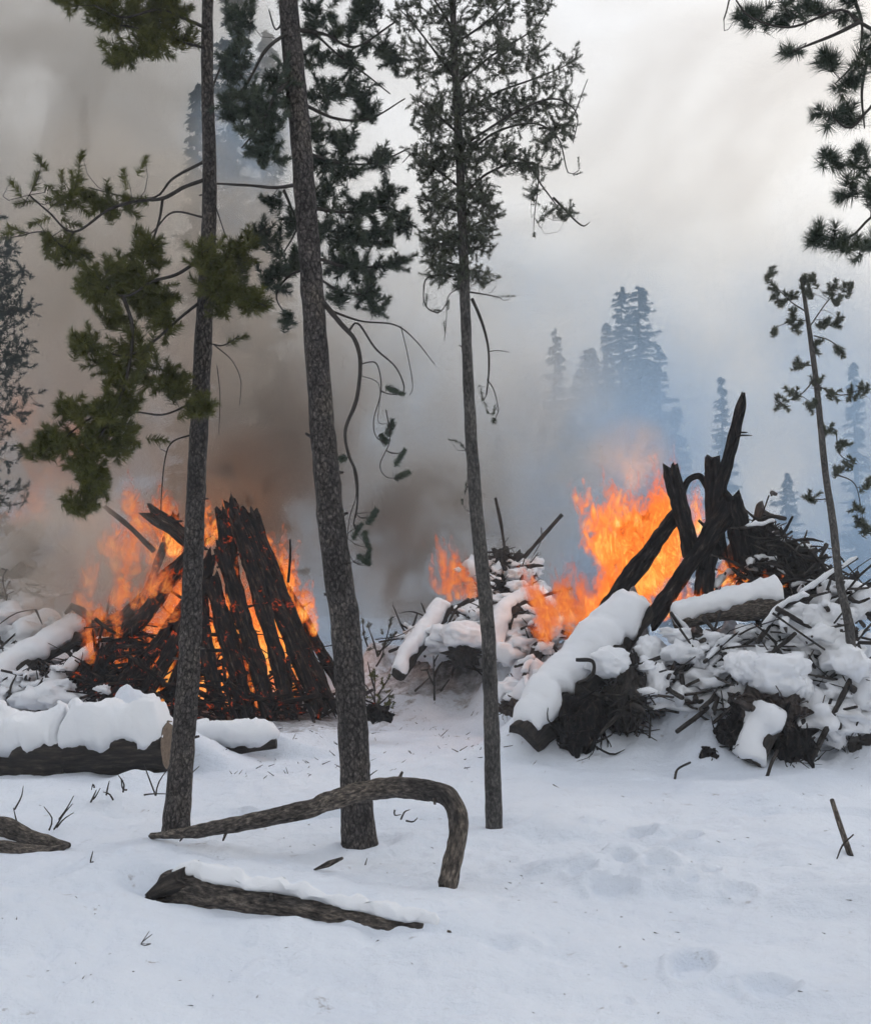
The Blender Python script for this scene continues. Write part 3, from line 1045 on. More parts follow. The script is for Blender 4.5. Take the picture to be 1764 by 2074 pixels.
# middle pine
M = Tree('pine_tree', 'tallest thick-trunked pine, its foot behind the bent branch, dark blue-green needles',
         [(727, 1703, 64), (722, 1600, 61), (710, 1400, 60), (697, 1250, 60), (676, 1100, 57), (656, 900, 53), (641, 700, 49), (626, 500, 46), (611, 300, 45), (597, 150, 44), (584, 0, 42), (566, -260, 38)], 8.3, seed=5)
hang = [([(655, 612, 0), (690, 655, -.15), (720, 690, -.25), (730, 740, -.3), (722, 810, -.3), (700, 870, -.3), (706, 920, -.3), (722, 960, -.3), (724, 1020, -.3), (716, 1062, -.3)], 11, 3),
        ([(666, 628, -.05), (730, 650, .1), (800, 658, .2), (842, 690, .25), (880, 738, .3)], 5, 1.6),
        ([(706, 672, -.2), (725, 655, -.2), (760, 705, -.2), (800, 742, -.2), (818, 780, -.2), (815, 800, -.2)], 5, 2),
        ([(728, 738, -.3), (762, 736, -.35), (772, 790, -.35), (757, 850, -.35), (762, 885, -.35), (780, 895, -.35)], 3, 1.6),
        ([(782, 830, -.35), (790, 890, -.35), (770, 940, -.35), (782, 966, -.35), (806, 968, -.35)], 2.4, 1.5),
        ([(715, 940, -.3), (722, 1000, -.3), (708, 1050, -.3), (704, 1110, -.3), (716, 1138, -.3)], 2.4, 1.4),
        ([(812, 660, .2), (826, 720, .2), (836, 780, .2), (830, 800, .2)], 2.2, 1.3),
        ([(730, 760, -.3), (768, 780, -.3), (765, 850, -.3)], 1.8, 1.2)]
for b in hang:
    M.branch(*b)
for (u, v, du, dv, LL) in [(800, 793, 34, 14, 38), (790, 868, 12, -34, 34), (776, 886, 20, 20, 22), (808, 928, 16, -32, 40), (812, 962, 30, -14, 34), (752, 1048, 18, -30, 36),
                           (722, 1078, 20, -28, 34), (742, 1092, 8, 30, 36), (744, 1130, 4, -30, 34), (695, 926, -14, 8, 14), (736, 1132, 18, 12, 30)]:
    for _k in range(3):
        M.tuft(u + random.uniform(-3, 3), v + random.uniform(-3, 3), du + random.uniform(-6, 6), dv, LL, 12.5, dy=-.33 + .05 * _k)
M.branch([(600, 150, 0), (560, 190, -.2), (530, 250, -.3), (490, 300, -.3)], 10, 3)
M.branch([(592, 60, 0), (540, 100, -.2), (500, 170, -.2), (455, 220, -.2)], 9, 3)
M.branch([(614, 372, 0), (560, 380, .5), (510, 376, .7), (440, 372, .9)], 9, 5)
M.branch([(575, 385, .4), (590, 420, .4), (602, 460, .4), (570, 520, .5)], 7, 3)
M.branch([(600, 60, 0), (660, 70, .3), (720, 95, .5), (800, 45, .8)], 9, 4)
M.branch([(640, 70, .2), (690, 115, .4), (740, 150, .6), (790, 190, .8)], 6, 3)
M.branch([(612, 210, 0), (680, 240, .4), (750, 240, .7), (820, 200, .9)], 8, 3)
M.branch([(620, 310, 0), (690, 330, .4), (760, 330, .8), (830, 300, 1.0)], 8, 3)
M.branch([(628, 420, 0), (700, 430, .5), (780, 420, .9), (830, 440, 1.0)], 8, 3)
M.branch([(634, 520, 0), (700, 540, .5), (760, 540, .8), (820, 530, 1.0)], 8, 3)
M.branch([(640, 560, 0), (690, 590, .3), (740, 600, .5), (765, 630, .6)], 6, 2.5)
M.branch([(630, 540, 0), (585, 560, .3), (560, 600, .4), (580, 640, .4)], 6, 2.5)
M.branch([(586, 20, 0), (560, 60, .2), (545, 20, .3)], 5, 3)
for (u, v, ru, rv, n, dy) in [(640, 40, 34, 34, 9, .2), (690, 62, 36, 24, 8, .4), (745, 28, 40, 30, 10, .6), (640, 112, 26, 26, 6, .2), (705, 130, 34, 24, 8, .5), (765, 92, 30, 26, 6, .7),
                              (662, 190, 38, 30, 10, .3), (722, 180, 36, 26, 8, .6), (790, 122, 26, 26, 5, .8), (640, 262, 26, 30, 7, .3), (692, 280, 36, 28, 9, .4), (742, 228, 34, 22, 7, .7),
                              (650, 332, 28, 30, 7, .3), (702, 342, 36, 30, 9, .5), (770, 332, 34, 26, 7, .8), (662, 402, 34, 32, 9, .3), (722, 422, 44, 34, 12, .6), (784, 402, 34, 32, 8, .9),
                              (650, 462, 28, 28, 8, .3), (702, 482, 40, 32, 12, .5), (764, 472, 40, 34, 12, .8), (806, 450, 28, 30, 7, .9), (690, 532, 40, 26, 10, .5), (744, 545, 40, 26, 10, .7), (806, 532, 30, 14, 5, .9),
                              (690, 596, 24, 18, 4, .3), (744, 590, 30, 22, 7, .5), (764, 622, 22, 20, 5, .6), (580, 640, 14, 20, 3, .4), (560, 562, 34, 32, 9, .4), (540, 484, 34, 40, 9, .6), (592, 530, 26, 30, 7, .3), (558, 410, 24, 18, 4, .5), (600, 455, 24, 22, 5, .4),
                              (505, 205, 44, 40, 14, -.2), (522, 285, 42, 38, 14, -.3), (480, 130, 34, 44, 10, -.2), (546, 232, 40, 40, 12, -.2), (565, 165, 32, 44, 10, -.1), (490, 40, 34, 60, 12, -.1), (550, 320, 30, 24, 6, -.2), (460, 215, 30, 26, 6, -.2),
                              (700, -40, 110, 40, 20, .5), (550, -40, 60, 50, 12, .1)]:
    M.cluster(u, v, ru, rv, int(n * 2.3), 42, 18, dy=dy, twig=2.0)
M.finish('needles_teal', n=135, w=1.7)

# third, slender pine with a dense twiggy crown
T3 = Tree('pine_tree', 'slender straight pine with thin grey twiggy crown, standing alone near the centre',
          [(1000, 1664, 31), (993, 1400, 30), (986, 1250, 29), (966, 1050, 28), (955, 900, 25), (945, 700, 22), (938, 500, 20), (930, 300, 18), (920, 100, 15), (908, -260, 10)], 9.0, seed=7, bark='grey_bark', seg=16)
T3.branch([(956, 605, 0), (975, 650, .1), (988, 700, .1), (990, 750, .1), (985, 800, .1)], 7, 3)
T3.branch([(988, 712, .1), (1010, 710, .1), (1032, 714, .1)], 2.2, 1.2)
T3.branch([(986, 768, .1), (1000, 790, .1), (1010, 830, .1)], 3, 1.5)
T3.branch([(940, 590, 0), (980, 596, .05), (1010, 602, .05)], 4, 2)
T3.branch([(935, 560, 0), (870, 560, .1), (858, 590, .1), (864, 622, .1), (890, 632, .1), (908, 608, .1)], 3.5, 2)
T3.branch([(940, 580, 0), (908, 600, .1), (904, 650, .1), (900, 690, .1)], 2.4, 1.3)
for (u, v, du, dv, LL, nl) in [(1020, 601, 40, -3, 44, 9), (975, 795, 6, 34, 34, 11), (984, 825, 10, 30, 26, 10), (1000, 850, 3, 20, 12, 13), (1000, 832, 4, -20, 24, 6), (880, 628, 34, 2, 30, 8), (864, 606, -2, 30, 28, 7), (908, 618, 2, -24, 22, 6),
                               (922, 893, -30, -8, 28, 7), (938, 905, 10, 12, 18, 7), (944, 985, -4, 30, 30, 7), (936, 1015, 2, 16, 12, 6), (948, 955, 0, 30, 24, 6), (900, 660, 2, 24, 22, 5)]:
    T3.tuft(u, v, du, dv, LL, nl, dy=.05)
bs = [[(935, 470, 0), (985, 440, .2), (1010, 410, .3)], [(936, 520, 0), (975, 500, .2), (1000, 500, .3)], [(933, 400, 0), (990, 350, .2), (1060, 330, .4), (1100, 380, .5), (1140, 430, .5), (1160, 425, .5)],
      [(930, 330, 0), (1000, 270, .2), (1080, 250, .4), (1130, 280, .5), (1150, 350, .5), (1172, 345, .5)], [(926, 240, 0), (1000, 190, .2), (1080, 160, .3), (1150, 130, .4), (1160, 110, .4)],
      [(924, 170, 0), (1000, 110, .2), (1080, 60, .3), (1110, 20, .3)], [(920, 90, 0), (990, 40, .1), (1040, -20, .2)], [(930, 300, 0), (1040, 230, -.3), (1120, 200, -.4), (1168, 230, -.5), (1160, 290, -.5)],
      [(932, 380, 0), (880, 340, .1), (840, 310, .2), (815, 330, .3)], [(928, 270, 0), (870, 220, .1), (830, 190, .2)], [(922, 160, 0), (870, 90, .1), (830, 40, .2), (800, 10, .3)],
      [(936, 480, 0), (890, 470, .1), (850, 470, .2)], [(938, 540, 0), (890, 530, .1), (860, 550, .1)], [(934, 430, 0), (880, 410, -.1), (840, 400, -.2)], [(918, 60, 0), (880, 0, 0), (850, -40, 0)],
      [(1060, 330, .4), (1090, 340, .4), (1082, 440, .4)], [(1090, 260, .4), (1150, 250, .4), (1190, 160, .4)], [(1120, 400, .5), (1175, 455, .5), (1194, 450, .5)]]
for b in bs:
    T3.branch(b, 6 if len(b) > 2 else 4, 1.6)
for (u, v, ru, rv, n) in [(940, 560, 40, 24, 22), (890, 545, 40, 28, 24), (985, 560, 18, 20, 7), (900, 490, 54, 36, 52), (970, 480, 38, 40, 40), (890, 410, 50, 42, 52), (960, 400, 46, 44, 52), (1000, 430, 18, 30, 10),
                          (870, 330, 46, 44, 44), (950, 310, 50, 50, 52), (1020, 310, 44, 44, 30), (1085, 330, 50, 34, 24), (1120, 270, 44, 44, 26), (880, 230, 54, 54, 46), (960, 210, 54, 56, 52), (1040, 220, 52, 56, 44), (1105, 190, 40, 54, 26), (1150, 220, 22, 60, 12),
                          (850, 120, 56, 56, 34), (930, 110, 52, 60, 52), (1010, 110, 54, 60, 44), (1080, 110, 36, 50, 22), (1155, 125, 24, 28, 9), (830, 40, 46, 44, 22), (910, 10, 60, 54, 44), (1000, 10, 56, 54, 40), (1080, 20, 40, 40, 20),
                          (1085, 390, 20, 28, 6), (1125, 430, 34, 14, 8), (1155, 430, 12, 14, 3), (920, -70, 120, 50, 40), (900, 290, 90, 90, 30)]:
    T3.cluster(u, v, ru, rv, int(n * 1.8), 34, 10.5, rd=60, up=0.15, twig=1.3)
T3.tuft(1172, 330, -3, -30, 26, 6, dy=.5)
T3.tuft(1168, 352, 24, -8, 22, 6, dy=.5)
T3.tuft(1082, 474, 0, 10, 8, 9, dy=.4)
T3.finish('needles_grey', n=80, w=1.35, twigmat='twig_bark', sag=0.25)

# pine at the right edge, trunk just out of frame
RT = Tree('pine_tree', 'near pine reaching in from the right edge with long dark needle tufts',
          [(1945, 2010, 80), (1935, 1400, 74), (1915, 700, 66), (1900, 0, 58), (1892, -300, 52)], 6.3, seed=9)
for b in [[(1905, 60, 0), (1800, 70, -.1), (1740, 45, -.2), (1700, 20, -.2), (1600, 55, -.3), (1520, 35, -.3), (1490, 0, -.3)], [(1905, 30, 0), (1760, -30, .1), (1640, -20, .1), (1500, -30, .2), (1465, 40, .2)],
          [(1740, 45, -.2), (1690, 70, -.2), (1640, 90, -.2), (1605, 104, -.2)], [(1910, 150, 0), (1800, 60, .1), (1764, 90, .1), (1720, 140, .0), (1690, 170, 0)],
          [(1910, 300, 0), (1800, 190, -.1), (1760, 220, -.1), (1720, 260, -.1), (1680, 232, -.1)], [(1915, 420, 0), (1800, 330, .1), (1750, 340, .1), (1700, 330, .1)],
          [(1915, 560, 0), (1820, 420, 0), (1764, 440, 0), (1720, 480, 0), (1660, 480, 0)], [(1764, 90, .1), (1745, 180, .1), (1750, 260, .1)], [(1730, 0, 0), (1745, 50, 0), (1740, 110, 0)]]:
    RT.branch(b, 9, 3)
for (u, v, ru, rv, n) in [(1510, 25, 24, 20, 5), (1545, 42, 34, 18, 8), (1600, 40, 34, 22, 8), (1655, 22, 36, 26, 9), (1710, 12, 34, 30, 8), (1600, 102, 20, 12, 4), (1680, 128, 32, 26, 9), (1722, 170, 28, 34, 9), (1745, 130, 20, 30, 5),
                          (1678, 232, 30, 22, 8), (1720, 240, 30, 22, 7), (1690, 330, 30, 26, 8), (1742, 330, 30, 30, 8), (1722, 388, 26, 30, 8), (1755, 400, 24, 40, 7), (1655, 480, 30, 20, 8), (1700, 490, 34, 24, 10), (1752, 500, 30, 30, 8), (1800, 300, 40, 120, 14), (1800, 80, 50, 80, 14), (1620, -30, 120, 24, 12)]:
    RT.cluster(u, v, ru, rv, n, 30, 34, dy=-.05, twig=2.6)
RT.finish('needles_teal', n=120, w=1.5)

# sapling by the right pile
S = Tree('pine_sapling', 'thin pine sapling with sparse stubby tufts beside the right burn pile',
         [(1722, 1300, 17), (1700, 1180, 16), (1686, 1060, 15), (1670, 950, 13), (1655, 800, 12), (1640, 680, 10), (1622, 562, 7)], 12.4, seed=13, bark='grey_bark', seg=10, cat='tree')
for b in [[(1630, 630, 0), (1600, 610, 0), (1560, 570, 0)], [(1640, 660, 0), (1680, 605, 0), (1712, 590, 0)], [(1648, 680, 0), (1680, 690, 0), (1705, 712, 0)], [(1638, 650, 0), (1605, 650, 0), (1565, 665, 0)],
          [(1655, 760, 0), (1620, 800, 0), (1580, 815, 0)], [(1652, 780, 0), (1700, 800, 0), (1740, 790, 0)], [(1665, 880, 0), (1690, 870, 0), (1700, 920, 0), (1735, 940, 0)], [(1680, 1010, 0), (1650, 1012, 0), (1635, 1008, 0)],
          [(1690, 960, 0), (1730, 980, 0), (1745, 1040, 0)], [(1650, 740, 0), (1620, 740, 0)], [(1700, 1180, 0), (1735, 1150, 0), (1764, 1130, 0)]]:
    S.branch(b, 3, 1.6)
for (u, v) in [(1555, 560), (1570, 590), (1600, 602), (1625, 575), (1642, 568), (1580, 612), (1685, 585), (1716, 588), (1695, 612), (1665, 660), (1690, 652), (1565, 668), (1605, 642), (1702, 710), (1612, 738), (1604, 800), (1582, 818), (1650, 772), (1680, 800), (1722, 802), (1742, 790),
               (1640, 822), (1700, 900), (1722, 940), (1692, 950), (1742, 1030), (1736, 1058), (1640, 1010), (1752, 980), (1672, 872), (1760, 1075), (1640, 590), (1655, 700), (1615, 660)]:
    S.cluster(u, v, 11, 11, 4, 28, 13, rd=14, up=0.5, twig=1.6)
S.finish('needles_grey', n=90, w=2.2)


# ------------------------------------------------------------------ far trees in the smoke
def spruce(u, v, Y, wide, label, name='spruce_tree', mat='needles_far', seed=1, low=0.06, dens=1.0, group='conifers fading into the smoke'):
    top = at(u, v, Y)
    x, z0 = top[0], gz(top[0], Y) - 0.2
    h = top[2] - z0
    g = np.random.default_rng(seed)
    o0 = np.array([x, Y, z0])
    root = tag(empty(name, o0), label, 'tree', group)
    mb = MB()
    tube(mb, [o0, o0 + [0, 0, h * 0.5], o0 + [0, 0, h]], [0.014 * h + .03, 0.009 * h + .02, 0.01], seg=8, rings=12, seed=seed)
    mb.build('trunk', ['grey_bark'], o0, root)
    n = int(240 * dens * max(h / 12, .6))
    t = low + (1 - low) * g.uniform(0, 1, n) ** 0.85
    ang = g.uniform(0, 6.283, n)
    rr = wide * ((1 - t) ** 0.78 * 0.95 + 0.06) * g.uniform(0.45, 1.2, n)
    bz = z0 + h * t
    Vs, Fs, k = [], [], 0
    for i in range(n):
        d = np.array([math.cos(ang[i]), math.sin(ang[i]), 0])
        m = max(6, int(rr[i] / 0.10))
        s = np.linspace(0.1, 1, m)
        P = np.array([x, Y, bz[i]])[None] + d[None] * (rr[i] * s)[:, None]
        P[:, 2] += -0.28 * rr[i] * s + 0.2 * rr[i] * s ** 2.5
        sd = np.array([-d[1], d[0], 0])
        for q in range(5):
            w = (0.30 * rr[i] * (1 - s * 0.75) + 0.05)[:, None] * g.uniform(-1, 1, m)[:, None]
            A = P + g.normal(size=(m, 3)) * 0.03
            B = P + sd[None] * w + d[None] * g.uniform(0.05, 0.22, (m, 1)) - np.array([0, 0, 1.0])[None] * g.uniform(0.0, 0.22, (m, 1))
            nrm = np.array([0, 0, 0.026 + 0.010 * rr[i]])[None] * g.uniform(0.6, 1.6, (m, 1)) + sd[None] * g.uniform(-.03, .03, (m, 1))
            V = np.stack([A - nrm, A + nrm, B], 1).reshape(-1, 3)
            Vs.append(V)
            Fs.append(np.arange(len(V)).reshape(-1, 3) + k)
            k += len(V)
    me = fast_mesh('crown', np.vstack(Vs) - o0[None], np.vstack(Fs), [mat])
    o = bpy.data.objects.new('crown', me)
    C.objects.link(o)
    o.parent = root


spruce(1257, 582, 54, 2.2, 'blue spruce, its pointed tip the lower-left of the twin tips beside a taller one', seed=1)
spruce(1292, 576, 55, 3.6, 'broad blue spruce with the higher of the twin pointed tips', seed=2)
spruce(1124, 668, 56, 1.9, 'narrow blue spruce with a single sharp tip beside the slender pine', seed=3)
spruce(1192, 706, 52, 2.8, 'low broad blue conifer between the narrow spruce and the twin tips', seed=4, dens=1.2)
for _k, (_u, _v, _Y, _w, _l) in enumerate([(1228, 655, 46, 1.6, 'blue conifer shoulder just left of the twin tips'), (1335, 700, 49, 1.9, 'blue conifer shoulder just right of the twin tips'), (1160, 770, 43, 1.7, 'low blue conifer crown below the narrow spruce'),
                                         (1272, 780, 42, 2.2, 'wide low blue conifer in front of the twin-tipped pair'), (1368, 820, 50, 1.8, 'smoke-dimmed conifer at the right end of the blue cluster'), (1100, 860, 52, 1.8, 'faint conifer at the left end of the blue cluster'), (1215, 900, 34, 1.5, 'darker small conifer rising just behind the tall blaze')]):
    spruce(_u, _v, _Y + 5, _w * .95, _l, seed=70 + _k, dens=0.8)
spruce(1460, 765, 58, 1.3, 'pale ghostly conifer fading behind the upright charred poles', seed=5)
spruce(1726, 735, 52, 1.2, 'pale thin conifer tip behind the sapling', seed=6)
spruce(172, 192, 62, 1.6, 'solitary pale blue spire high in the grey smoke', seed=7)
spruce(478, -120, 29, 1.6, 'tall blue spruce showing between the two thick pine trunks', seed=8, dens=1.3)
spruce(540, 60, 31, 1.3, 'bluish spruce half hidden by the tallest trunk', seed=90)
spruce(402, 170, 28, 0.9, 'narrow blue spruce peeping out behind the dark leaning trunk', seed=9)
#spruce(760, 60, 38, 1.8, 'bluish conifer behind the dark needles of the tallest pine', seed=10)
#spruce(860, -60, 42, 2.2, 'bluish conifer screened by the slender pine crown', seed=11)
spruce(1010, 880, 60, 1.6, 'faint conifer low in the smoke behind the middle fire', seed=12)
spruce(1590, 960, 60, 2.2, 'faint low conifer in blue smoke behind the root tangle', seed=14)
spruce(1850, 640, 55, 2.2, 'faint conifer at the right edge behind the sapling', seed=15)
spruce(-120, 330, 30, 2.4, 'grey conifer cut by the left edge, farther of two', seed=16)
E = Tree('pine_tree', 'blue-grey pine at the left edge beyond the leaning pine',
         [(-30, 1270, 26), (-32, 1000, 24), (-36, 700, 20), (-40, 430, 12), (-42, 380, 6)], 17.5, seed=21, bark='grey_bark', seg=10)
for (u, v, ru, rv, n) in [(-20, 440, 34, 30, 16), (-10, 500, 50, 30, 30), (10, 560, 60, 34, 40), (30, 620, 54, 28, 30), (-10, 660, 60, 34, 30), (30, 700, 50, 30, 22), (-10, 760, 60, 40, 30), (40, 740, 40, 20, 9), (10, 840, 70, 40, 26), (50, 800, 40, 26, 8), (-10, 920, 60, 40, 22), (10, 1000, 60, 40, 18), (-60, 600, 60, 160, 60), (-70, 900, 50, 120, 40)]:
    E.cluster(u, v, ru, rv, int(n * 1.8), 24, 10, up=.35, twig=1.5)
E.finish('needles_far', n=50, w=1.5)


# ------------------------------------------------------------------ logs and branches
def pts3(lst):
    return np.array([at(u, v, Y) for (u, v, Y) in lst])


def logo(name, label, cat, lst, wpx, mat='charred_wood', cap=None, snow=None, group=None, seg=14, rough=0.14, freq=5.0, seed=None, jag=0.0, stubs=0, world=None, rings=None, furrow=0.0, ground=False):
    """a log or stick as one thing; snow = (thickness, half angle, span) adds a snow_cap part"""
    seed = seed if seed is not None else int(abs(lst[0][0] * 3 + lst[0][1] * 7)) % 997
    if ground:
        dY = gp(lst[0][0], lst[0][1])[1] - lst[0][2]
        lst = [(u, v, Y + dY) for (u, v, Y) in lst]
    P = pts3(lst) if world is None else np.asarray(world, float)
    Ym = P[:, 1]
    wp = np.asarray([wpx] * len(P) if np.isscalar(wpx) else wpx, float)
    r = wp * Ym / F / 2
    o0 = P[0].copy()
    mb = MB()
    Q, rr = tube(mb, P, r, seg=seg, rough=rough, freq=freq, seed=seed, cap=1 if cap else None, jag=jag, rings=rings, furrow=furrow)
    g = np.random.default_rng(seed)
    for q in range(stubs):
        i = g.integers(1, len(Q) - 1)
        d = g.normal(size=3)
        d /= np.linalg.norm(d)
        ln = rr[i] * g.uniform(1.4, 2.8)
        tube(mb, [Q[i], Q[i] + d * ln], [rr[i] * .3, rr[i] * .14], seg=5, rings=3, seed=q)
    o = mb.build(name, [mat] + ([cap] if cap else []), o0)
    tag(o, label, cat, group)
    if snow:
        ms = MB()
        snow_on(ms, P, r, snow[0], snow[1], seed=seed, span=snow[2] if len(snow) > 2 else (0, 1), ragged=snow[3] if len(snow) > 3 else 0.35)
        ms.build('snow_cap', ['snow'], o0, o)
    return o


# --- front: bent branch, half-buried log, left-edge branch
logo('bent_branch', 'long hooked bare branch arching over the snow in front of the two thick trunks', 'branch',
     [(308, 1693, 8.55), (400, 1684, 8.2), (500, 1665, 7.95), (620, 1640, 7.75), (700, 1612, 7.55), (780, 1597, 7.4), (850, 1599, 7.25), (905, 1614, 7.1), (927, 1655, 7.0), (926, 1705, 6.92), (914, 1760, 6.85), (905, 1800, 6.8)],
     [12, 25, 32, 36, 40, 41, 40, 41, 40, 37, 39, 44], 'weathered_wood', seg=24, rough=0.12, freq=11, jag=0.5, rings=150, stubs=5, furrow=.10)
logo('fallen_log', 'half-buried weathered log under thick snow, nearest the camera', 'log',
     [(338, 1798, 6.5), (400, 1808, 6.42), (480, 1823, 6.35), (600, 1836, 6.2), (700, 1860, 6.1), (800, 1878, 5.95), (960, 1902, 5.75)], [70, 74, 62, 50, 50, 44, 22], 'weathered_wood', cap='dark_bark', furrow=.1,
     snow=(0.03, 24, (0.04, 0.9), 0.4), seg=20, rough=0.16, freq=7, rings=70, stubs=3)
logo('fallen_branch', 'dark rough branch lying on the snow at the left edge', 'branch', [(-60, 1652, 8.6), (0, 1672, 8.5), (70, 1700, 8.3), (140, 1712, 8.1)], [34, 38, 34, 10], 'weathered_wood', seg=10, rough=.2, freq=9)
logo('fallen_branch', 'lower of two dark branches at the left edge, nearly buried', 'branch', [(-60, 1712, 8.2), (10, 1722, 8.1), (90, 1728, 8.0), (138, 1712, 7.95)], [30, 36, 30, 8], 'weathered_wood', seg=10, rough=.2, freq=9)
logo('wood_chip', 'small splinter of wood poking from the snow under the bent branch', 'wood chip', [(636, 1762, 7.3), (665, 1750, 7.3), (694, 1738, 7.25)], [4, 14, 6], 'weathered_wood', seg=6, rough=.2, ground=True)
logo('stick', 'leaning bare stick standing in the snow before the right pile', 'stick', [(1722, 1735, 7.6), (1702, 1676, 7.75), (1684, 1620, 7.9)], [13, 11, 10], 'weathered_wood', seg=8, rough=.12, stubs=0, ground=True)
logo('twig', 'tiny side twig lying across the leaning stick foot', 'twig', [(1694, 1740, 7.6), (1706, 1712, 7.65), (1728, 1690, 7.65)], [3, 4, 3], 'twig_bark', seg=5, ground=True)

logo('wood_stub', 'dark broken stub at the near end of the half-buried front log', 'wood', [(372, 1782, 6.4), (335, 1795, 6.38), (298, 1818, 6.34)], [44, 40, 20], 'dark_bark', seg=10, rough=.3, freq=9, jag=1.0)
# --- left: snow-laden logs
logo('snowy_log', 'thick sawn log heaped with snow, its cut end touching the leaning pine trunk', 'log', [(150, 1526, 12.0), (240, 1520, 11.9), (346, 1512, 11.8)], [106, 102, 96], 'dark_bark', cap='cut_wood', snow=(0.24, 62, (0, 1), 0.3), seg=20, rough=.1, rings=26)
logo('snowy_log', 'dark log at the left edge beneath a deep ragged snow cap', 'log', [(-90, 1528, 12.1), (20, 1532, 12.05), (146, 1536, 12.0)], [112, 114, 108], 'dark_bark', snow=(0.28, 66, (0, 1), 0.4), seg=20, rough=.16, rings=26)
logo('buried_log', 'short dark slit of a buried log between the two thick trunks', 'log', [(395, 1506, 13.2), (470, 1512, 13.1), (560, 1503, 13.1)], [26, 34, 24], 'dark_bark', snow=(0.16, 62, (0, 1), .15), seg=12)
logo('snowy_log', 'long snow-topped log leaning into the left flank of the tepee fire', 'log', [(-60, 1420, 16.4), (60, 1340, 17.0), (172, 1268, 17.6)], [46, 46, 44], 'dark_bark', snow=(0.10, 78), seg=14)
logo('snowy_log', 'snow-topped log above and parallel to the longest leaning one at the left', 'log', [(-80, 1372, 17.6), (30, 1308, 18.0), (120, 1262, 18.4)], [40, 40, 34], 'dark_bark', snow=(0.16, 82), seg=12)
logo('snowy_log', 'short snow-dusted log low on the left flank of the tepee fire', 'log', [(95, 1402, 16.5), (165, 1345, 17.0), (225, 1302, 17.3)], [26, 28, 26], 'dark_bark', snow=(0.06, 70), seg=12)
logo('snowy_log', 'dark log with thin snow beside the fire, just above the snow mound', 'log', [(120, 1400, 17.0), (190, 1372, 17.3), (262, 1330, 17.6)], [22, 24, 22], 'charred_wood', snow=(0.03, 50), seg=10)
for k, (a, b, w, lb) in enumerate([((10, 1140, 23), (84, 1078, 24), 20, 'pale snow-coated log sticking up in the smoke at the left edge'), ((-40, 1120, 23), (70, 1180, 23), 30, 'dark log crossing under snow in the slash heap at the left edge'),
                                   ((-30, 1200, 22), (90, 1206, 22), 32, 'low dark log at the foot of the slash heap at the left edge'), ((20, 1070, 24), (50, 1200, 23), 22, 'short dark upright log in the slash heap at the left edge'), ((-40, 1165, 22.5), (44, 1150, 22), 30, 'snow-capped stubby log in the slash heap at the left edge')]):
    logo('slash_log', lb, 'log', [(*a[:2], a[2]), ((a[0] + b[0]) / 2, (a[1] + b[1]) / 2, (a[2] + b[2]) / 2), (*b[:2], b[2])], w, 'dark_bark', snow=(0.16, 75) if k != 3 else None, seg=10, group='slash heap at the left edge')

# --- left burn pile: charred tepee
LP = 17.6
tepee = [  # bottom (u, v, Y), top (u, v, Y), width, label
    ((676, 1432, 16.9), (506, 1048, 17.7), 32, 'outermost charred log on the tepee fire, right flank, touching the tall trunk'),
    ((640, 1446, 16.7), (486, 1040, 17.6), 36, 'thick charred log second from the right on the tepee fire'),
    ((598, 1456, 16.6), (470, 1046, 17.5), 30, 'charred log third from the right on the tepee fire, reaching the peak'),
    ((556, 1462, 16.5), (448, 1120, 17.2), 36, 'charred log in the middle of the tepee front, foot in the snow'),
    ((500, 1450, 16.6), (424, 1180, 17.1), 38, 'short thick charred log next to the leaning pine on the tepee front'),
    ((452, 1440, 16.7), (404, 1220, 17.1), 34, 'short charred log partly behind the leaning pine trunk'),
    ((690, 1400, 17.6), (520, 1070, 18.1), 26, 'thin charred log at the back right of the tepee fire'),
    ((520, 1420, 17.6), (446, 1034, 17.9), 34, 'charred log forming the jagged peak of the tepee fire'),
    ((600, 1420, 17.9), (494, 1044, 18.1), 30, 'charred log just right of the tepee peak, behind the front row'),
    ((160, 1392, 16.8), (392, 1130, 17.5), 30, 'long charred log on the left flank of the tepee fire'),
    ((232, 1404, 16.6), (398, 1180, 17.2), 28, 'charred log left of the leaning pine, second from the left flank'),
    ((292, 1408, 16.5), (388, 1210, 17.0), 26, 'short steep charred log just left of the leaning pine'),
    ((180, 1330, 17.6), (410, 1080, 18.0), 26, 'charred log high on the left flank of the tepee fire'),
    ((250, 1340, 17.4), (350, 1062, 18.0), 24, 'charred log with a broken top standing left of the tepee peak'),
    ((322, 1056, 17.2), (400, 1100, 17.2), 30, 'short charred log wedged across the tepee left of the peak'),
    ((340, 1420, 16.8), (420, 1150, 17.6), 30, 'charred log hidden mostly behind the leaning pine trunk'),
]
for k, (a, b, w, lb) in enumerate(tepee):
    w *= random.uniform(0.78, 1.08)
    a = (a[0] + random.uniform(-10, 10), a[1] + random.uniform(-14, 6), a[2])
    b = (b[0] + random.uniform(-8, 8), b[1] + random.uniform(-22, 26), b[2])
    mid = ((a[0] + b[0]) / 2 + random.uniform(-9, 9), (a[1] + b[1]) / 2, (a[2] + b[2]) / 2)
    logo('charred_log', lb, 'log', [a, mid, b], [w * 1.05, w, w * 0.86], 'ember_wood', seg=22, rough=.16, freq=4, jag=2.2, furrow=.22, rings=60, group='charred logs of the tepee fire', seed=40 + k, stubs=3)
logo('charred_branch', 'thin charred branch slanting out of the smoke above the tepee left flank', 'branch', [(212, 1026, 17.4), (262, 1066, 17.4), (312, 1116, 17.3)], [9, 11, 12], 'charred_wood', seg=7)
logo('charred_branch', 'thin upright burnt stick at the right side of the tepee flames', 'branch', [(584, 1180, 17.6), (588, 1130, 17.6), (588, 1092, 17.6)], [6, 6, 4], 'charred_wood', seg=6)


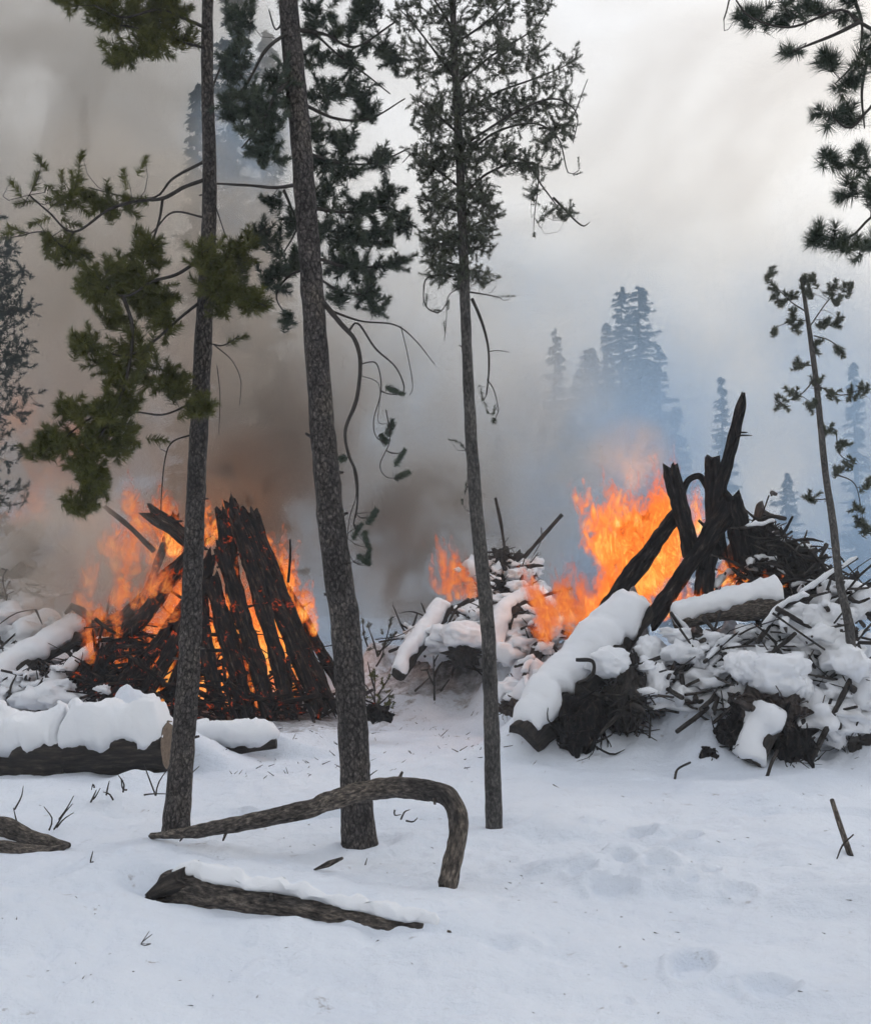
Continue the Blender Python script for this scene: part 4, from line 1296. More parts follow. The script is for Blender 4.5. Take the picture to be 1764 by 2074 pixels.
# --- root wads, stumps
def root_wad(name, label, cat, u, v, Y, ru, rv, mat, nroots=10, seed=1, snow=None, rl=0.8, rough=0.5, sub=4, rd=None, group=None, hairs=0, freq=3.0):
    hairs = hairs * 2 + (24 if nroots else 0)
    c = at(u, v, Y)
    rx, rz = px(ru, Y), px(rv, Y)
    ry = px(rd, Y) if rd else (rx + rz) / 2
    g = np.random.default_rng(seed)
    mb = MB()
    blob(mb, c, (rx * .9, ry * .9, rz * .9), rough, freq, seed, sub, o=5)
    R3 = np.array([rx, ry, rz])
    for q in range(nroots + hairs):
        d = g.normal(size=3)
        d[1] -= 0.6
        d /= np.linalg.norm(d)
        s0 = c + d * R3 * (0.6 if q < nroots else g.uniform(.7, .98))
        ln = (rx + rz) * 0.5 * rl * g.uniform(0.5, 1.3)
        if q < nroots:
            e = s0 + d * ln * 0.6 + g.normal(size=3) * ln * 0.45
        else:
            tg = g.normal(size=3)
            tg -= d * (tg @ d) * 0.75
            tg[2] -= 0.25
            e = s0 + tg / np.linalg.norm(tg) * ln * 1.2
        mdl = (s0 + e) / 2 + g.normal(size=3) * ln * 0.14 + d * ln * 0.12
        thick = (rx + rz) * (g.uniform(0.05, 0.12) if q < nroots else g.uniform(0.010, 0.026))
        tube(mb, [s0, mdl, e], [thick, thick * .75, thick * .35], seg=7 if q < nroots else 5, rings=7, rough=.25, freq=6, seed=q)
    o = mb.build(name, [mat], c)
    tag(o, label, cat, group)
    if snow:
        ms = MB()
        for (su, sv, sru, srv, srd) in snow:
            cc = at(su, sv, Y - ry * 0.25)
            blob(ms, cc, (px(sru, Y), px(srd, Y), px(srv, Y)), 0.24, 1.5, seed + int(su), 4, o=3)
            ms.build('snow_cap', ['snow'], c, o)
            ms = MB()
    return o


root_wad('burnt_brush', 'heap of burnt brush glowing red on the left flank of the tepee fire', 'brush', 240, 1320, 17.9, 70, 60, 'charred_wood', 16, 61, rl=1.0, hairs=60, rough=.6)
root_wad('burnt_brush', 'low burnt brush at the foot of the tepee fire, above the snow-coated lump', 'brush', 190, 1385, 17.1, 60, 22, 'charred_wood', 10, 62, rl=1.2, hairs=40, rough=.5)
root_wad('burnt_brush', 'charred twigs heaped around the tepee fire centre behind the leaning pine', 'brush', 340, 1370, 17.6, 60, 44, 'charred_wood', 10, 63, rl=1.0, hairs=40, rough=.6)
# --- right burn pile: poles and charred logs
rp = [
    ([(1452, 1100, 14.3), (1456, 1000, 14.2), (1482, 900, 14.1), (1500, 822, 14.05), (1505, 796, 14.0)], [26, 26, 22, 17, 9], 'tall pointed charred pole rising highest from the right pile', 'charred_pole', 'pole', 2),
    ([(1452, 1120, 14.4), (1445, 1030, 14.3), (1441, 930, 14.2)], [34, 32, 30], 'blunt upright charred log beside the tall pointed pole', 'charred_log', 'log', 0),
    ([(1402, 1130, 14.1), (1386, 1060, 14.0), (1371, 1000, 14.0), (1358, 948, 14.0)], [36, 35, 34, 33], 'charred log tilted left with a flat top, against the tall flame', 'charred_log', 'log', 0),
    ([(1318, 1262, 13.7), (1370, 1180, 13.9), (1420, 1108, 14.0), (1486, 1012, 14.1)], [34, 36, 38, 40], 'charred log slanting up to the right across the upright poles', 'charred_log', 'log', 1),
    ([(1206, 1272, 13.9), (1290, 1150, 14.1), (1372, 1040, 14.4)], [36, 36, 30], 'long charred log slanting along the edge of the tall flame', 'charred_log', 'log', 1),
    ([(1484, 1008, 14.0), (1494, 1060, 14.1), (1510, 1140, 14.2)], [38, 42, 44], 'short charred butt bent over at the middle of the right pile', 'charred_log', 'log', 0),
    ([(1380, 1010, 14.35), (1392, 975, 14.35), (1416, 965, 14.35), (1432, 990, 14.35)], [11, 12, 12, 10], 'curved charred bark arch glowing behind the flat-topped log', 'charred_bark', 'bark', 0),
    ([(1430, 1130, 14.2), (1424, 1180, 14.0), (1420, 1230, 13.9)], [44, 40, 38], 'charred stub under the crossing logs of the right pile', 'charred_log', 'log', 0),
]
for k, (P, w, lb, nm, ct, st) in enumerate(rp):
    logo(nm, lb, ct, P, w, 'charred_wood', seg=20, rough=.14, freq=5, furrow=.18, rings=50, jag=1.0 if len(P) > 2 else 0, seed=80 + k, stubs=st, group='charred timbers of the right pile')
logo('twig', 'short bare twig on the side of the tall pointed pole', 'twig', [(1486, 886, 14.05), (1500, 882, 14.0), (1522, 882, 14.0)], [5, 4, 2], 'charred_wood', seg=5)

root_wad('root_wad', 'hairy black root mass on the right shoulder of the right pile', 'root wad', 1538, 1112, 14.5, 50, 68, 'dark_bark', 14, 31, rl=.7, hairs=40)
root_wad('root_wad', 'dark tangle of roots sloping down to the sapling foot', 'root wad', 1626, 1180, 14.4, 52, 60, 'dark_bark', 16, 32, rl=.9, hairs=50, snow=[(1672, 1176, 13, 18, 14), (1630, 1108, 16, 7, 12)])
root_wad('root_wad', 'low dark roots just behind the snowy crossbar log', 'root wad', 1560, 1196, 14.6, 60, 40, 'dark_bark', 10, 33, rl=.7, hairs=20)

# --- right pile: snow-laden logs in front
logo('snowy_log', 'snow-covered log lying crosswise below the right flames, grey end to the right', 'log', [(1362, 1262, 13.5), (1440, 1240, 13.4), (1520, 1228, 13.3), (1588, 1222, 13.2)], [34, 44, 56, 64], 'weathered_wood', cap='weathered_wood', snow=(0.10, 72, (0, 1), .3), seg=16, rings=20)
logo('snowy_log', 'big log smothered in snow slanting down the left side of the right pile', 'log', [(1060, 1500, 12.5), (1130, 1420, 12.8), (1210, 1330, 13.1), (1292, 1232, 13.5)], [80, 92, 96, 74], 'dark_bark', snow=(0.10, 80, (0.05, 1), .3), seg=16, rings=24)
root_wad('stump', 'black lump standing in for the shadow beneath the big slanting snowy log', 'stump', 1176, 1468, 12.5, 52, 62, 'charred_wood', 7, 34, rl=.8, rough=.25, hairs=26, freq=1.6)  # black mass put in for the log's underside shadow
root_wad('stump', 'dark ribbed stump filling a shaded void beside the black shadow lump', 'stump', 1266, 1418, 12.7, 44, 64, 'dark_bark', 12, 35, rl=.9, hairs=40, rough=.35, freq=1.8, snow=[(1232, 1344, 44, 30, 40), (1330, 1380, 26, 40, 30)])  # ribbed wood, its dark body also standing in for a shaded void
root_wad('stump', 'small dark stump peering out high in the snow left of the wire', 'stump', 1288, 1352, 13.0, 28, 34, 'dark_bark', 6, 36, rl=.8, hairs=8, snow=[(1318, 1318, 30, 34, 26)])
root_wad('stump', 'reddish brown stump wearing a saddle of snow, right pile', 'stump', 1556, 1436, 12.45, 78, 52, 'brown_wood', 12, 37, rl=.7, hairs=16, snow=[(1572, 1366, 66, 40, 60), (1502, 1350, 30, 32, 34), (1622, 1392, 20, 32, 30)])
root_wad('stump', 'black lump filling the shaded gap under the brown stump, nearest the snow', 'stump', 1608, 1514, 12.25, 38, 54, 'charred_wood', 10, 38, rl=.8, hairs=30, rough=.3, freq=1.8)  # black body added where the gap is only in shade
root_wad('stump', 'black lump standing in for shade in the hollow left of the leaning snowy post', 'stump', 1490, 1486, 12.3, 42, 36, 'charred_wood', 8, 39, rl=.8, hairs=26, rough=.3, freq=1.8)  # shade of the hollow built as a black lump
root_wad('stump', 'small black lump standing in for a shaded diamond-shaped void in the front snow', 'stump', 1432, 1540, 12.25, 26, 30, 'charred_wood', 4, 40, rl=.3, rough=.3, sub=4)  # black lump in place of a shaded opening in the snow
root_wad('stump', 'dark root lump standing in for the shaded hollow under the snow block at the right', 'stump', 1692, 1302, 13.0, 38, 38, 'dark_bark', 8, 41, rl=.7, hairs=10, snow=[(1655, 1262, 54, 40, 46), (1640, 1300, 40, 42, 36)])  # dark body replaces the shade inside the hollow
root_wad('root_wad', 'tangled branches and roots at the right edge under broken snow', 'root wad', 1724, 1420, 12.8, 58, 80, 'dark_bark', 16, 42, rl=.9, hairs=60, snow=[(1745, 1385, 36, 18, 26), (1700, 1352, 26, 16, 22), (1650, 1480, 14, 22, 16)])
root_wad('root_wad', 'dark low roots at the right edge touching the ground snow', 'root wad', 1726, 1506, 12.6, 48, 46, 'dark_bark', 10, 43, rl=.8, hairs=26, snow=[(1752, 1470, 28, 12, 22)])
root_wad('stump', 'brown snag with a dark face in the middle of the pile snow', 'stump', 1462, 1352, 13.0, 22, 30, 'brown_wood', 4, 44, rl=.5, rough=.4, sub=3, snow=[(1478, 1322, 26, 16, 20)])
root_wad('stump', 'dark ragged bark below the snowy crossbar log', 'stump', 1400, 1302, 13.3, 34, 18, 'dark_bark', 5, 45, rl=.6, hairs=10, sub=3)
root_wad('stump', 'black wood under the grey end of the crossbar log', 'stump', 1568, 1272, 13.3, 36, 26, 'charred_wood', 6, 46, rl=.6, hairs=12, sub=3)
logo('snowy_post', 'short post coated in snow leaning right, before the brown stump', 'post', [(1522, 1548, 12.1), (1548, 1490, 12.15), (1578, 1440, 12.2)], [44, 44, 40], 'dark_bark', snow=(0.13, 105, (0.02, 1), .35), seg=12)
for (lst, w, lb, ct) in [([(1330, 1352, 12.7), (1360, 1398, 12.6), (1396, 1430, 12.55), (1412, 1436, 12.5)], 4.5, 'thin bent twig hanging across the snow in the middle of the right pile', 'twig'),
                         ([(1406, 1330, 12.9), (1450, 1318, 12.9), (1520, 1308, 12.9), (1600, 1318, 12.9)], 5, 'long thin stick lying level between the snow blocks', 'stick'),
                         ([(1366, 1578, 11.6), (1372, 1558, 11.75), (1398, 1544, 11.8)], 5, 'small hooked twig in the snow below the right pile', 'twig'),
                         ([(1553, 1572, 11.7), (1562, 1545, 11.8), (1574, 1520, 11.9)], 8, 'dark peg at the foot of the leaning snowy post', 'stick'),
                         ([(1170, 1384, 12.3), (1198, 1370, 12.35), (1200, 1340, 12.4), (1166, 1336, 12.4)], 8, 'crooked dark twig lying on the big slanting snowy log', 'twig'),
                         ([(1700, 1180, 12.9), (1716, 1230, 12.9), (1738, 1310, 12.9), (1764, 1380, 12.9)], 8, 'bare branch dropping from the sapling foot to the right edge', 'branch'),
                         ([(1712, 1200, 13.1), (1740, 1166, 13.1), (1770, 1140, 13.2)], 5, 'bare twig pointing up to the right edge by the sapling', 'twig'),
                         ([(1314, 1390, 12.6), (1324, 1430, 12.6), (1336, 1456, 12.6)], 4, 'fine twig leaning on the snow right of the ribbed stump', 'twig'),
                         ([(1120, 1590, 10.9), (1140, 1604, 10.7), (1162, 1630, 10.4)], 4, 'faint thin twig lying in the snow right of the slender pine', 'twig'),
                         ([(1640, 1260, 13.2), (1690, 1350, 13.0), (1764, 1470, 12.8)], 9, 'long dark branch crossing the right tangle', 'branch'),
                         ([(1650, 1400, 12.7), (1700, 1360, 12.6), (1770, 1340, 12.6)], 8, 'dark stick slanting over the right tangle', 'stick'),
                         ([(1640, 1545, 12.2), (1690, 1440, 12.3), (1730, 1360, 12.5)], 12, 'bare pole leaning right in the tangle at the right edge', 'pole')]:
    logo({'twig': 'twig', 'stick': 'stick', 'branch': 'bare_branch', 'pole': 'bare_pole'}[ct], lb, ct, lst, w, 'dark_bark', seg=6, rough=.15, freq=10, ground=lst[0][1] > 1540)

# --- middle pile in the distance
logo('snowy_log', 'snow-edged log slanting up to the middle fire, left of the slender pine', 'log', [(806, 1366, 16.8), (855, 1296, 17.3), (905, 1228, 17.8)], [34, 34, 30], 'dark_bark', snow=(0.07, 70), seg=12)
logo('snowy_log', 'thin snowy log above the one slanting to the middle fire', 'log', [(826, 1306, 18), (870, 1262, 18.4), (900, 1232, 18.6)], [16, 18, 16], 'dark_bark', snow=(0.05, 80), seg=10)
root_wad('stump', 'dark lump standing in for a shaded hollow in the snow just left of the slender pine', 'stump', 938, 1322, 16.9, 36, 26, 'dark_bark', 5, 50, rl=.5, sub=3, snow=[(945, 1284, 48, 28, 40)])  # hollow's shade made as a dark lump, snow above it
root_wad('root_wad', 'dark root wad with stray sticks in the middle fire smoke', 'root wad', 1022, 1165, 19.5, 44, 46, 'dark_bark', 14, 51, rl=1.1, hairs=30)
logo('snowy_log', 'arched snow-rimmed log just right of the slender pine', 'log', [(1004, 1330, 16.6), (1012, 1270, 16.8), (1045, 1228, 17.0), (1085, 1216, 17.0), (1108, 1262, 16.9), (1112, 1320, 16.8)], [30, 36, 40, 44, 42, 34], 'brown_wood', snow=(0.08, 75, (0.05, .8)), seg=14)
logo('slash_log', 'dark crooked upright limb under the arched snow-rimmed log', 'log', [(1076, 1428, 16.3), (1080, 1370, 16.3), (1088, 1310, 16.5), (1098, 1260, 16.7)], [22, 24, 26, 22], 'brown_wood', seg=9)
root_wad('stump', 'low dark root in the snow at the foot of the slender pine gap', 'stump', 1036, 1432, 15.4, 26, 20, 'brown_wood', 6, 53, rl=.7, sub=3, hairs=6)
for (lst, w, lb) in [([(1055, 1136, 19.4), (1092, 1094, 19.4), (1138, 1042, 19.4)], 9, 'long bare stick slanting up right from the middle root wad'), ([(1026, 1150, 19.4), (1016, 1070, 19.4), (1003, 1008, 19.4)], 7, 'thin bare stick rising left from the middle root wad'), ([(960, 1215, 18.6), (900, 1240, 18.4), (880, 1262, 18.3)], 10, 'charred stick below the middle flames')]:
    logo('stick', lb, 'stick', lst, w, 'dark_bark', seg=6)
root_wad('stump', 'dark low stump right against the tallest pine trunk foot', 'stump', 764, 1446, 14.6, 30, 18, 'charred_wood', 5, 54, rl=.6, sub=3)
root_wad('boulder', 'rounded lump fully coated in snow before the tepee fire', 'boulder', 290, 1440, 13.6, 44, 40, 'snow', 0, 55, rough=.14, sub=4, freq=1.4)


# --- fine slash: tangles of sticks with broken snow, too many and too thin to count
def slash(name, label, spots, n, seed, ln=(0.25, 0.9), th=(0.008, 0.03), lift=0.0, mat='dark_bark', snowy=0.45, clumps=60):
    g = np.random.default_rng(seed)
    mb, ms = MB(), MB()
    o0 = at(spots[0][0], spots[0][1], spots[0][2])
    for q in range(n):
        (u, v, Y, ru, rv, rY) = spots[g.integers(len(spots))]
        yy = Y + g.uniform(-rY, rY)
        p = at(u + g.normal() * ru * .5, v + g.normal() * rv * .5, yy)
        p[2] = max(p[2], gz(p[0], p[1]) + g.uniform(-0.02, 0.1))
        a, e = g.uniform(0, 6.283), g.normal() * 0.45
        d = np.array([math.cos(a) * math.cos(e), math.sin(a) * math.cos(e), math.sin(e)])
        L_ = g.uniform(*ln)
        r_ = g.uniform(*th)
        P = [p - d * L_ / 2, p + g.normal(size=3) * L_ * 0.08, p + d * L_ / 2 + np.array([0, 0, g.normal() * .05])]
        tube(mb, P, [r_, r_ * .85, r_ * .4], seg=6, rings=7, rough=.2, freq=9, seed=q % 50)
        if g.uniform() < snowy and abs(d[2]) < 0.6 and r_ > 0.012:
            snow_on(ms, P, [r_, r_ * .85, r_ * .4], r_ * g.uniform(0.9, 2.2), 70, seed=q % 90, span=(g.uniform(0, .3), g.uniform(.6, 1)), rings=12, seg=6, ragged=.4)
    for q in range(clumps):
        (u, v, Y, ru, rv, rY) = spots[g.integers(len(spots))]
        p = at(u + g.normal() * ru * .55, v + g.normal() * rv * .55, Y + g.uniform(-rY, rY))
        p[2] = max(p[2], gz(p[0], p[1]))
        s_ = g.uniform(0.05, 0.13) if q % 3 else g.uniform(0.13, 0.24)
        blob(ms, p - [0, 0, s_ * .2], (s_ * g.uniform(1, 1.7), s_ * 1.3, s_ * g.uniform(.6, 1.0)), 0.62, 1.9, q, 3, mat=0, o=4)
    o = mb.build(name, [mat], o0)
    tag(o, label, 'slash', kind='stuff')
    if ms.n:
        tag(ms.build('snow', ['snow'], o0, o), kind='stuff')


slash('slash', 'tangle of fine dark sticks and broken snow covering the right pile', [(1640, 1290, 13.0, 90, 60, .4), (1710, 1400, 12.7, 70, 80, .3), (1560, 1350, 12.9, 90, 50, .3), (1440, 1330, 13.0, 80, 50, .3), (1660, 1470, 12.6, 70, 50, .2), (1480, 1430, 12.75, 70, 40, .2), (1320, 1390, 12.8, 50, 60, .2), (1700, 1220, 13.4, 60, 50, .4)], 250, 5, clumps=130, snowy=.3, ln=(.3, 1.2))
slash('slash', 'sticks and roots bristling over the dark shoulder of the right pile', [(1560, 1100, 14.2, 60, 60, .3), (1630, 1160, 14.1, 70, 60, .3), (1690, 1210, 13.8, 50, 50, .3), (1520, 1170, 14.2, 50, 40, .3)], 170, 6, snowy=.15, clumps=0)
slash('slash', 'smoky snow-dusted brush heap between the slender pine and the right pile', [(1080, 1300, 17.0, 60, 60, .5), (1010, 1240, 17.8, 70, 50, .5), (1140, 1270, 16.5, 50, 60, .4), (940, 1290, 17.6, 60, 50, .5), (1080, 1400, 15.8, 40, 40, .3), (860, 1300, 18.0, 60, 50, .5), (1030, 1170, 19.4, 70, 50, .4)], 260, 7, clumps=110)
slash('slash', 'snowy brush left of the tepee fire at the left edge', [(40, 1330, 17.6, 90, 50, .5), (80, 1390, 16.6, 90, 30, .4), (30, 1220, 21, 80, 60, .8), (20, 1130, 23, 60, 60, .6)], 200, 8, clumps=90)
slash('burnt_slash', 'charred sticks and coals strewn through and around the tepee fire', [(250, 1330, 17.3, 90, 70, .5), (400, 1330, 17.4, 120, 90, .4), (560, 1400, 17.0, 110, 50, .4), (460, 1430, 16.6, 160, 20, .3), (200, 1390, 16.8, 90, 24, .3)], 240, 9, mat='ember_wood', snowy=0, clumps=0, ln=(.4, 1.9), th=(.010, .042))

# --- little shrubs and seedlings
def shrub(label, u, v, Y, stems, mat='twig_bark', needles=None, seed=1, name='bare_shrub', wpx=4):
    Y = gp(*max((q[0] for q in stems), key=lambda q: q[1]))[1]
    o0 = at(u, v, Y)
    o0[2] = gz(o0[0], Y)
    root = tag(empty(name, o0), label, 'shrub')
    g = np.random.default_rng(seed)
    tb, ta = [], []
    for (a, b) in stems:
        P = [at(a[0], a[1], Y), (at(a[0], a[1], Y) + at(b[0], b[1], Y)) / 2 + g.normal(size=3) * 0.02, at(b[0], b[1], Y + g.uniform(-.1, .1))]
        mb = MB()
        tube(mb, P, [px(wpx, Y) / 2, px(wpx * .8, Y) / 2, px(wpx * .4, Y) / 2], seg=5, rings=6, rough=.1)
        mb.build('stem', [mat], o0, root)
        if needles:
            for q in range(4):
                t = g.uniform(.2, 1)
                p = P[0] * (1 - t) + P[2] * t + g.normal(size=3) * 0.03
                d = (P[2] - P[0]) / np.linalg.norm(P[2] - P[0]) + g.normal(size=3) * 0.7
                tb.append(p)
                ta.append(d)
    if needles:
        n = len(tb)
        V, Fc = tufts_geo(np.array(tb), np.array(ta), np.full(n, .1), np.full(n, .055), 50, px(2, Y) / 2, seed)
        me = fast_mesh('foliage', V - o0[None], Fc, [needles])
        o = bpy.data.objects.new('foliage', me)
        C.objects.link(o)
        o.parent = root
    return root


shrub('bare twigs sprouting through the snow above the left-edge branches', 70, 1675, 8.6, [((40, 1682), (28, 1636)), ((100, 1682), (90, 1634)), ((110, 1680), (148, 1628)), ((116, 1676), (150, 1646)), ((120, 1660), (150, 1612)), ((30, 1640), (48, 1592))], seed=2)
shrub('cluster of tiny dead stems in the snow left of the leaning pine', 220, 1600, 9.9, [((250, 1604), (240, 1570)), ((258, 1600), (246, 1576)), ((216, 1610), (222, 1582)), ((190, 1618), (204, 1596)), ((184, 1626), (196, 1600)), ((230, 1620), (210, 1604)), ((192, 1596), (186, 1600))], seed=3)
shrub('forked twigs close against the left side of the leaning pine foot', 320, 1612, 9.2, [((316, 1612), (292, 1548)), ((316, 1612), (344, 1552)), ((292, 1610), (345, 1608)), ((300, 1642), (316, 1646)), ((388, 1582), (404, 1552))], seed=4)
shrub('small green pine seedling hugging the tallest trunk', 766, 1400, 14.2, [((762, 1450), (760, 1360)), ((762, 1430), (796, 1398)), ((762, 1430), (735, 1380)), ((764, 1410), (790, 1370)), ((760, 1400), (745, 1340)), ((762, 1440), (798, 1420)), ((760, 1440), (730, 1420))], needles='needles_olive', seed=5, name='pine_seedling')
shrub('sparse grey-green sprig poking from snow behind the tallest trunk', 770, 1290, 17.2, [((765, 1330), (790, 1262)), ((765, 1330), (745, 1268)), ((766, 1320), (800, 1290)), ((745, 1310), (735, 1260)), ((762, 1350), (780, 1300))], needles='needles_grey', seed=6, name='pine_seedling')
shrub('dry weed stalks standing in snow before the middle pile', 880, 1390, 15.4, [((880, 1420), (878, 1328)), ((880, 1390), (866, 1360)), ((880, 1370), (896, 1340)), ((840, 1400), (870, 1372)), ((892, 1400), (910, 1376)), ((880, 1350), (888, 1326))], seed=7, wpx=5)
shrub('single dark grass blade in the front left snow', 306, 1905, 5.75, [((306, 1912), (303, 1886)), ((306, 1912), (309, 1892))], seed=8, wpx=3)
shrub('tiny dark sprig sticking up between branch and half-buried log', 190, 1742, 7.6, [((190, 1746), (189, 1724))], seed=9, wpx=5)
shrub('low dry sprigs in snow inside the hook of the bent branch', 820, 1650, 8.9, [((800, 1640), (812, 1650)), ((812, 1660), (830, 1640)), ((822, 1662), (846, 1656)), ((740, 1752), (744, 1738))], seed=10, wpx=4)


# --- bits of bark and needles scattered on the snow
def litter():
    g = np.random.default_rng(77)
    mb = MB()
    n = 190
    k = 0
    while k < n:
        u, v = g.uniform(-60, 1820), g.uniform(1480, 2100)
        d = 1.6 * F / max(v - HORIZON, 60)
        if d > 16:
            continue
        p = gpt(u, d, 0.004)
        s = g.uniform(0.003, 0.008) * (0.7 + d * 0.05)
        if vn(p[0] * .8, p[1] * .8, 0, 55) < g.uniform(-.5, .5):
            continue
        a = g.uniform(0, 6.28)
        dr = np.array([math.cos(a), math.sin(a), g.uniform(-.1, .4)])
        tube(mb, [p, p + dr * s * g.uniform(1.0, 4)], [s * .35, s * .15], seg=4, rings=3)
        k += 1
    k = 0
    while k < 260:
        p = gpt(g.uniform(420, 1150), g.uniform(11.5, 19), 0.004)
        s = g.uniform(0.006, 0.016)
        a = g.uniform(0, 6.28)
        dr = np.array([math.cos(a), math.sin(a), g.uniform(0, .9)])
        tube(mb, [p, p + dr * s * g.uniform(1.5, 7)], [s * .4, s * .2], seg=4, rings=3)
        k += 1
    o = mb.build('bark_litter', ['dark_bark'], (0, 0, 0))
    tag(o, 'dark flecks of bark and needles scattered over the snow', 'litter', kind='stuff')


litter()


# ------------------------------------------------------------------ flames
def tongue(mb, P, w, seed, thick=0.45):
    """one flame tongue: flattened, wavy, pointed body"""
    g = np.random.default_rng(seed)
    n, m = 16, 12
    Q, ww = spline(np.asarray(P, float), n, np.linspace(1, 1, len(P)))
    t = np.linspace(0, 1, n)
    L = np.linalg.norm(Q[-1] - Q[0])
    off = np.stack([vn(t * 3 + seed, 0.5, 0, seed), vn(t * 3 + seed, 4.5, 0, seed + 1), 0 * t], 1) * (0.16 * L * t)[:, None]
    Q = Q + off
    prof = w / 2 * (np.sin(np.pi * np.clip(t, 0.02, 1) ** 0.55) ** 0.9 * (1 - 0.35 * t) + 0.02)
    T, U, Vv = frames(Q)
    X = np.array([1.0, 0, 0])[None] - T * T[:, :1]
    X /= np.linalg.norm(X, axis=1)[:, None]
    Z = np.cross(T, X)
    th = np.linspace(0, 2 * math.pi, m, endpoint=False)
    D = X[:, None] * np.cos(th)[None, :, None] + Z[:, None] * (np.sin(th) * thick)[None, :, None]
    V = Q[:, None] + D * prof[:, None, None]
    V = V + D * (prof[:, None] * 0.35 * vn(V[..., 0] * 5, V[..., 1] * 5, V[..., 2] * 3.5, seed))[..., None]
    heat = ((1 - t ** 1.4) * np.clip(t / .08 + .4, 0, 1))[:, None] * (1 - 0.95 * np.abs(np.cos(th)) ** 2)[None]
    f = []
    for i in range(n - 1):
        for j in range(m):
            a, b = i * m + j, i * m + (j + 1) % m
            f.append((a, b, b + m, a + m))
    mb.add(V.reshape(-1, 3), f, 0, heat.ravel())


def fire(label, lst, mat, u0, v0, Y0, seed=0, glow=None):
    """lst: (base u, v, Y, tip u, v, Y, width)"""
    o0 = at(u0, v0, Y0)
    root = tag(empty('fire', o0), label, 'fire')
    g = np.random.default_rng(seed)
    if glow:
        ld = bpy.data.lights.new('fire_light', 'POINT')
        ld.energy = glow[3]
        ld.color = (1.0, 0.40, 0.12)
        ld.shadow_soft_size = 0.5
        lo = bpy.data.objects.new('fire_light', ld)
        C.objects.link(lo)
        lo.parent = root
        lo.location = at(*glow[:3]) - o0
    for k, (bu, bv, bY, tu, tv, tY, w) in enumerate(lst):
        mb = MB()
        mid = at((bu + tu) / 2 + g.uniform(-.12, .12) * w, (bv + tv) / 2, (bY + tY) / 2)
        tongue(mb, [at(bu, bv, bY), mid, at(tu, tv, tY)], px(w, bY), seed + k * 3)
        mb.build('flame', [mat], o0, root, attr='burn')
    return root


g = np.random.default_rng(5)
lf = []
# flames filling the tepee, seen through the gaps
for k in range(64):
    u = g.uniform(330, 620)
    v = g.uniform(1300, 1440)
    tu = u + (455 - u) * 0.45 + g.uniform(-30, 30)
    lf.append((u, v, g.uniform(17.4, 18.4), tu, v - g.uniform(110, 260), g.uniform(17.6, 18.3), g.uniform(50, 95)))
lf += [(352, 1130, 17.9, 362, 1010, 17.9, 62), (338, 1110, 17.9, 345, 1030, 17.9, 46), (420, 1110, 17.9, 428, 985, 17.9, 52), (440, 1090, 18.0, 452, 1000, 18.0, 40), (566, 1200, 17.9, 572, 1050, 17.9, 70), (580, 1230, 17.8, 592, 1070, 17.9, 54), (545, 1150, 18.0, 550, 1050, 18.0, 44),
       (616, 1260, 17.6, 618, 1150, 17.7, 50), (635, 1290, 17.6, 640, 1190, 17.6, 34), (340, 1400, 16.9, 356, 1240, 17.1, 54), (318, 1410, 17.0, 330, 1280, 17.1, 46), (300, 1340, 17.2, 320, 1220, 17.3, 40), (470, 1230, 17.3, 478, 1120, 17.5, 40), (440, 1330, 17.0, 428, 1190, 17.2, 34), (520, 1440, 16.6, 478, 1300, 16.9, 30)]
fire('orange fire burning inside the tepee of charred logs', lf, 'flame_orange', 440, 1430, 17.6, 100, glow=(400, 1040, 18.4, 65))
lr = []
for k in range(56):
    u, v = g.uniform(160, 350), g.uniform(1190, 1400)
    lr.append((u, v, g.uniform(16.5, 18.0), u + g.uniform(-20, 60), v - g.uniform(60, 150), g.uniform(16.7, 18.0), g.uniform(28, 60)))
for k in range(22):
    u, v = g.uniform(190, 390), g.uniform(1040, 1180)
    lr.append((u, v, 18.3, u + g.uniform(-50, 30), v - g.uniform(80, 160), 18.6, g.uniform(50, 80)))
fire('dull red flames smouldering on the left flank of the tepee pile', lr, 'flame_red', 240, 1390, 17.5, 300)
rf = []
for k in range(64):
    t = g.uniform(0, 1)
    bu, bv = 1225 + 150 * t + g.uniform(-16, 16), 1285 - 150 * t + g.uniform(-10, 20)
    hgt = g.uniform(110, 250) * (1.0 if t > .2 else .8)
    rf.append((bu, bv, g.uniform(14.4, 15.0), bu - g.uniform(0, 70) * (1 - .4 * t), bv - hgt, g.uniform(14.4, 15.2), g.uniform(45, 92)))
for k in range(34):
    u, v = g.uniform(1225, 1370), g.uniform(1070, 1170)
    rf.append((u, v, 14.8, u - g.uniform(-10, 95), v - g.uniform(90, 200), 15.0, g.uniform(60, 110)))
rf += [(1410, 1090, 14.6, 1406, 960, 14.6, 46), (1420, 1080, 14.6, 1414, 980, 14.6, 34), (1360, 1240, 13.9, 1376, 1120, 14.1, 34), (1340, 1260, 13.8, 1390, 1150, 14.0, 30), (1444, 1200, 14.2, 1440, 1120, 14.2, 44), (1480, 1200, 14.2, 1478, 1110, 14.2, 50), (1510, 1200, 14.1, 1500, 1140, 14.1, 46), (1540, 1195, 14.1, 1545, 1150, 14.1, 40),
       (1396, 1235, 13.7, 1400, 1165, 13.8, 52), (1415, 1230, 13.7, 1424, 1180, 13.7, 40), (1376, 1250, 13.7, 1380, 1190, 13.7, 36), (1462, 1190, 14.3, 1456, 1100, 14.3, 36), (1580, 1190, 14.2, 1590, 1150, 14.2, 30)]
fire('tall orange blaze licking up the left of the right burn pile', rf, 'flame_orange', 1330, 1260, 14.3, 500, glow=(1290, 1010, 15.2, 70))
ff = []
